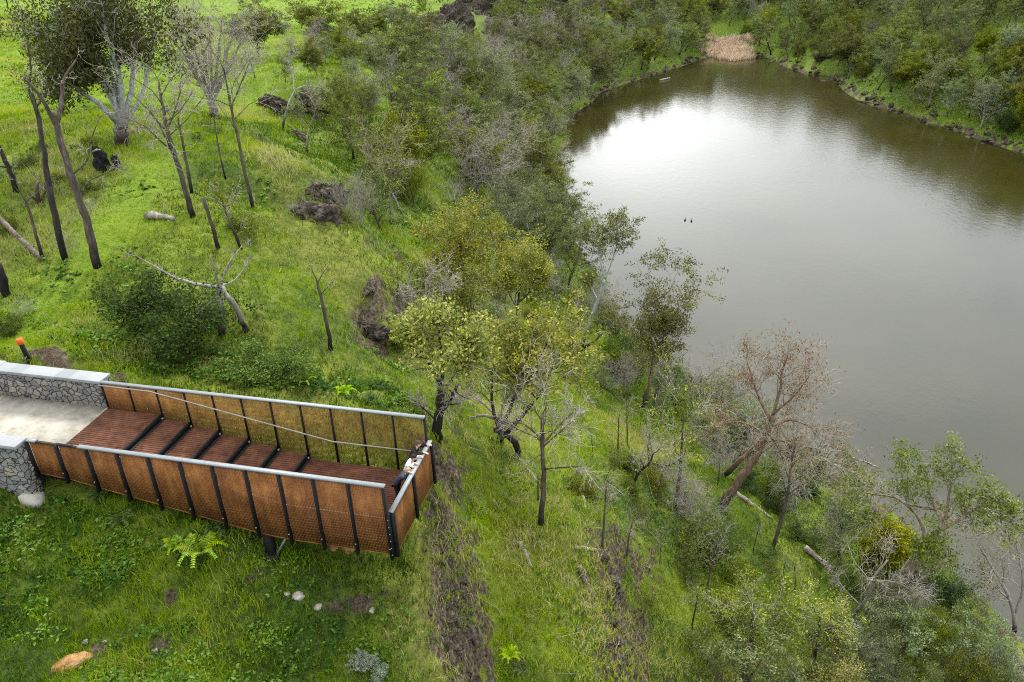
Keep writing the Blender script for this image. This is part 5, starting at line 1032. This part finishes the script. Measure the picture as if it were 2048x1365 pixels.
rk('rock_outcrop',724,655,(1.0,.8,.7),'small pitted rock just left of the shelf boulder',.05,seed=5,**OC)
rk('rock_outcrop',545,212,(3.4,2.2,2.6),'black shadowed rock face at the head of the left gully',-.2,seed=6,**OC)
rk('rock_outcrop',620,205,(3.8,2.0,2.4),'wide dark rock ledge over the gully, behind the pale curved trunk',-.2,seed=7,**OC)
rk('rock_outcrop',595,275,(1.6,3.2,2.0),'dark rock flank on the right side of the grassy hill in the gully',-.3,seed=8,rot=.4,**OC)
rk('rock_outcrop',862,88,(11,5,8),'dark basalt cliff at the paddock rim',.6,seed=9,rot=.9,**OC)
rk('rock_outcrop',908,62,(10,5,7.5),'reddish dark cliff joining the paddock rim cliff',.8,seed=10,rot=.8,**OC)
rk('rock_outcrop',985,34,(17,5,8.5),'long dark cliff band at the top of the view',.8,seed=11,rot=.3,**OC)
rk('rock_outcrop',1065,18,(15,5,8.5),'right end of the long dark cliff band at the top',.8,seed=12,rot=.1,**OC)
rk('rock_outcrop',815,190,(3,2,1.6),'low rock ledge on the grassy bank below the paddock',-.2,seed=13,**OC)
rk('rock_outcrop',1222,1148,(.8,1.2,1.0),'brown rock lip at the edge of the lower grass spur',-.35,seed=14,**OC)
rk('rock_outcrop',1228,1262,(.6,1.5,1.0),'dark rock face below the lower grass spur, near tangled roots',-.4,seed=15,**OC)
rk('rock_outcrop',1225,1352,(.7,1.2,1.0),'rock face at the bottom edge under the lower grass spur',-.4,seed=16,**OC)
rk('rock_outcrop',1100,405,(1,1,.8),'dark boulder where the wooded slope meets the lake, beside the narrowest bank',0,seed=17,**OC)
rk('rock_outcrop',1750,130,(6,3,3),'dark rock patch among the trees right of the lake head',-.5,seed=18,**OC)
rk('rock_outcrop',1660,112,(7,3,2.6),'long dark rocky band above the right shore',-.6,seed=19,**OC)
rk('boulder',145,1332,(1.05,.52,.42),'elongated orange-brown boulder at the bottom left',.08,m='rocko',seed=20,rot=.55,craggy=.22,sub=4)
rk('stone',178,1318,(.26,.24,.2),'small tan stone touching the right end of the orange boulder',.05,m='rocko',seed=21,craggy=.3,sub=3)
for i,(x,y,s,l) in enumerate([(597,1195,.38,'larger whitish stone on the bank under the platform'),(637,1222,.28,'bright white stone set in dark soil below the larger whitish one'),(310,1304,.20,'small white stone on dark soil near the bottom'),(173,1288,.22,'tan flat stone above the orange boulder'),(210,1288,.13,'tiny white stone right of the tan flat stone'),(745,1225,.22,'tan stone at the foot of the bank right of the white stone'),(575,1190,.2,'small grey stone left of the larger whitish one'),(695,1098,.6,'rounded brown rock half hidden below the near screen'),(668,1100,.4,'smaller brown rock left of the rounded one under the screen'),(1092,1132,.3,'lone white stone on the grassy slope'),(985,1122,.16,'tiny white pebble on the slope near the dead stick')]):
    rk('stone',x,y,(s,s*.8,s*.7),l,.03,m='rockw' if 'brown' not in l else 'rocko',seed=30+i,craggy=.35,sub=3,rot=i)
# rim strip stones
rr=random.Random(4)
src=[rock('shore_rock',(0,0,-300-i),(1,.8,.7),'',seed=60+i,craggy=.7,sub=3) for i in range(5)]
def scatter_rocks(line,n,size,jit,label,group,pos=None,nm='shore_rock'):
    W=[at(*p) for p in line]; seg=[np.hypot(*(b-a)[:2]) for a,b in zip(W[:-1],W[1:])]; tot=sum(seg)
    for i in range(n):
        t=rr.random()*tot; j=0
        while t>seg[j] and j<len(seg)-1: t-=seg[j]; j+=1
        p=W[j]+(W[j+1]-W[j])*min(1,t/max(seg[j],1e-6)); x=p[0]+rr.gauss(0,jit); y=p[1]+rr.gauss(0,jit); z=float(hz(x,y))
        o=rr.choice(src).copy(); COL.objects.link(o); s=rr.uniform(*size); o.scale=(s*rr.uniform(.8,1.3),s,s*rr.uniform(.7,1.1)); o.rotation_euler=(rr.uniform(-.3,.3),rr.uniform(-.3,.3),rr.uniform(0,6.28))
        o.location=(x,y,max(z,WZ-.3)+s*.1); o.name=nm; tag(o,label,'rock',group)
shl=[(1345,738),(1240,642),(1140,472),(1107,385),(1122,320),(1132,265),(1167,213),(1202,183),(1300,150),(1398,118)]
shr=[(1503,110),(1560,124),(1620,144),(1680,166),(1760,210),(1850,240),(1950,272),(2048,302)]
scatter_rocks(shl,90,(.35,1.1),.8,'dark rock at the waterline of the left shore','rocks along the left shore')
scatter_rocks(shr,110,(.5,1.5),1.0,'dark rock at the waterline of the right shore','rocks along the right shore')
scatter_rocks([(870,1000),(890,1060),(905,1130),(915,1230),(915,1365)],190,(.08,.36),.36,'grey-brown rock in the eroded strip beside the platform','rocks in the eroded strip',nm='slope_rock')
scatter_rocks([(1215,1120),(1230,1200),(1238,1290),(1240,1365)],70,(.15,.5),.3,'brown rock along the lip of the lower grass spur','rocks on the spur lip',nm='slope_rock')
scatter_rocks([(880,100),(960,45),(1080,20)],24,(.8,2.2),3,'dark fallen block below the rim cliffs','blocks below the rim cliffs',nm='cliff_block')
for o in src: bpy.data.objects.remove(o)
# ---------------------------------------------------------------- logs, roots, debris
def log(pts,r0,r1,label,m='logw',name='fallen_log',lift=.6,cut=False,seed=0):
    rs=np.random.RandomState(seed); W=[]
    for i,q in enumerate(pts):
        p=at(q[0],q[1]).copy(); p[2]=max(float(hz(p[0],p[1])),WZ)+r0*lift+(q[2] if len(q)>2 else 0); W.append(p)
    W=np.array(W); t=np.linspace(0,len(W)-1,(len(W)-1)*5+1); P=np.stack([np.interp(t,range(len(W)),W[:,k]) for k in range(3)],1)+rs.normal(size=(len(t),3))*r0*.15
    root=empty(name,W[0],label,'log'); mb=MB(); mb.tube(P-W[0],np.linspace(r0,r1,len(P))*(1+rs.normal(size=len(P))*.08),9); mb.build('trunk',M[m],root,True)
    if cut: mb=MB(); d=unit(P[0]-P[1]); mb.tube(np.array([P[0]-W[0],P[0]-W[0]+d*.02]),r0*.96,10); mb.build('cut_end',M['rockw'],root)
    for q in range(3):
        i=rs.randint(2,len(P)-1); d=unit(rs.normal(size=3)+[0,0,.8]); a=P[i]-W[0]; L=rs.uniform(.3,.9)*min(1,r0*8); mb=MB(); mb.tube(np.array([a,a+d*L*.5+[0,0,.05],a+d*L+rs.normal(size=3)*.1]),[r1*.5,r1*.35,.006],5); mb.build('broken_branch',M[m],root)
log([(294,434),(318,438),(350,444)],.24,.10,'short weathered log lying on the mown track',cut=True,seed=1)
log([(88,524),(45,500,.6),(0,474,1.5),(-30,458,2.2)],.13,.11,'grey log leaning from the left edge to the foot of the thin forked tree',m='logb',seed=2)
log([(1040,1090),(1052,1112),(1064,1140)],.11,.06,'pale short log across the slope below the platform end',seed=3)
log([(987,1003),(994,1014),(1003,1026)],.06,.03,'small pale stick log on the slope near the rim strip',seed=4)
log([(1158,1140),(1172,1170),(1188,1200)],.12,.08,'cut pole with a pale sawn end on the lower grass spur',m='logb',cut=True,seed=5)
log([(1150,1098),(1180,1102),(1212,1104)],.09,.06,'grey log poking over the lip of the lower spur',seed=6)
log([(1160,982),(1168,1000),(1172,1020)],.07,.04,'pale bent stick standing by the brown shrubs on the spur',seed=7)
log([(1200,724),(1230,732),(1262,742)],.18,.12,'long pale log in grass below the dense dark gum',seed=8)
log([(1468,985),(1500,1012),(1545,1040)],.15,.08,'broken pale log right of the reddish leaning gum',seed=9)
log([(1608,1098),(1635,1120),(1662,1142)],.20,.14,'thick pale trunk lying on the lower slope',seed=10)
log([(1664,1000),(1680,1030),(1710,1055),(1740,1075)],.13,.08,'curved bleached trunk behind the small wattle ball',seed=11)
log([(1700,915),(1730,925),(1756,935)],.10,.05,'thin pale log drifting in the water off the near shore',seed=12,lift=.1)
traced('driftwood_tree','dead tree',(1672,962),[([(1655,955,0),(1680,960,0),(1700,948,0),(1722,930,0)],.20,.09,.2),([(1700,948,0),(1712,958,0),(1722,962,0)],.07,.03,.2),([(1690,953,0),(1690,930,.3),(1695,905,.4)],.06,.02,.2)],'bleached fallen tree lying half in the water at the near shore','dead','tw',150,twig='dead')
log([(1090,335),(1120,328),(1148,322)],.15,.08,'pale log reaching into the lake from the left bank',seed=13)
log([(1060,372),(1095,362),(1122,352,.6)],.16,.06,'grey branchy log on the left bank near the narrows',seed=14)
log([(1320,162),(1340,158)],.25,.15,'pale driftwood at the far left shore',seed=15)
log([(1715,203),(1740,207)],.22,.12,'brown driftwood log off the right shore',m='logb',seed=16)
log([(920,605),(945,618),(965,632)],.16,.10,'dark log under the golden wattles',m='logb',seed=17)
log([(930,160),(945,172)],.22,.12,'pale log on the green slope under the rim cliffs',seed=18)
traced('bleached_stump','stump',(78,405),[([(78,408,0),(74,385,0),(76,362,0)],.16,.07,.3),([(78,405,0),(62,392,0),(55,383,.2)],.09,.03,0),([(80,405,0),(90,385,.2),(88,365,.2)],.08,.03,0)],'bleached white splintered stump left of the tallest burnt trunk','white','tws',151,twig='dead')
# burnt hollow stump on the track
B=at(215,342).copy(); B[2]=float(hz(B[0],B[1])); root=empty('burnt_stump',B,'black charred hollow stump below the white gum','stump')
for i,(dx,dz,s) in enumerate([(-.25,.62,(.78,.7,1.55)),(.62,.42,(.46,.45,1.0))]):
    bm=bmesh.new(); bmesh.ops.create_icosphere(bm,subdivisions=4,radius=1)
    for v in bm.verts:
        q=v.co*2+Vector((i*5,2,0)); v.co*=1+.5*mn.fractal(q,1,2,4); v.co.x*=s[0]/2; v.co.y*=s[1]/2; v.co.z*=s[2]/2
    me=bpy.data.meshes.new('charred_wood'); bm.to_mesh(me); bm.free(); me.materials.append(M['black']); o=link('charred_wood',me,root); o.location=(dx,0,dz)
mb=MB(); mb.tube([(.35,-.1,-.2),(.45,-.15,.25),(.5,-.1,.55)],[.2,.15,.08],7); mb.tube([(-.5,-.2,1.25),(-.2,-.25,1.38),(.05,-.2,1.35)],[.05,.07,.04],6); mb.build('bare_wood',M['dead'],root,True)
# ferns and small plants
def fern(px,py,R,n,mt,label,seed,up=.75):
    rs=np.random.RandomState(seed); B=at(px,py).copy(); B[2]=float(hz(B[0],B[1])); root=empty('fern',B,label,'fern')
    for f in range(n):
        a=f*6.283/n+rs.uniform(-.2,.2); L=R*rs.uniform(.75,1.1); K=16; mb=MB(); d=np.array([math.cos(a),math.sin(a)]); s=np.array([-d[1],d[0]]); P=[]
        for i in range(K+1):
            t=i/K; P.append(np.array([*(d*L*t),L*up*math.sin(t*2.2)*(1-.25*t)]))
        mb.tube(P,np.linspace(.012,.003,K+1),4)
        for i in range(2,K+1):
            t=i/K; w=L*.30*math.sin(min(1,t*1.25+.12)*math.pi*.93)+.02; tg=unit(P[i]-P[i-1])
            for sd in (-1,1):
                sv=np.array([*(s*sd),-.15]); b=P[i]; q=b+sv*w+tg*w*.35; h=tg*(L/K)*.42
                mb.add([b-h,b+sv*w*.5+tg*w*.12-h*.9,q,b+sv*w*.5+tg*w*.12+h*.9,b+h],None,[(0,1,4),(1,3,4),(1,2,3)],rnd=rs.rand())
        mb.build('frond',M[mt],root)
for a in [(404,1112,.85,9,'fern','brightest lime-green fern in front of the near screen',1),(352,1100,.5,7,'fern','smaller yellow-green fern left of the brightest one',2),(428,1062,.55,7,'fernd','reddish-green fern against the near screen',3),(462,1066,.5,7,'fernd','dull grey-green fern right of the reddish one by the screen',4),(248,1050,.5,7,'fernd','dull fern tucked under the near screen on the left',5),(205,1000,.55,7,'fernd','pale green fern near the left end of the near screen',6),(690,790,.5,7,'fern','green fern just behind the far screen',7),(610,770,.45,7,'fern','bright fern in the weeds behind the far screen near its middle',8),(740,800,.45,7,'fernd','dull fern behind the far screen near its end',9),(1020,1320,.5,8,'fern','bright fern low on the slope near the bottom edge',10),(1045,1345,.45,7,'fernd','dull fern beside the bright one at the bottom edge',11)]: fern(*a)
def silver(px,py,R,label,seed):
    rs=np.random.RandomState(seed); B=at(px,py).copy(); B[2]=float(hz(B[0],B[1])); root=empty('silver_shrub',B,label,'shrub'); out=[];tips=[]
    for q in range(9): grow(rs,np.zeros(3),(rs.normal()*.7,rs.normal()*.7,1),R*.6,.012,0,dict(SPEC['bush'],rmin=.003),out,tips)
    mb=MB()
    for p,r,l in out: mb.tube(p,r,4,cap=False)
    mb.build('stems',M['silver'],root); leaves(rs,tips,7,R*.10,.022,mb=None).build('leaves',M['silver'],root)
silver(733,1335,.5,'silvery-leaved shrub at the bottom edge left of the eroded strip',5); silver(760,1362,.4,'second silvery shrub touching the bottom edge',6)
# ducks
for i,(x,y) in enumerate([(1370,441),(1383,443)]):
    p=at_z(x,y,WZ); r=empty('duck',(p[0],p[1],WZ),['left one of two dark ducks floating on the lake','right one of two dark ducks floating on the lake'][i],'duck'); r.rotation_euler.z=1+i*.6
    mb=MB(); mb.tube([(-.30,0,.12),(-.2,0,.07),(0,0,.06),(.16,0,.07),(.22,0,.10),(.24,0,.2),(.25,0,.27),(.30,0,.28),(.36,0,.27),(.40,0,.265)],[.01,.08,.12,.10,.05,.035,.04,.05,.02,.012],8); mb.build('body',M['duck'],r,True)
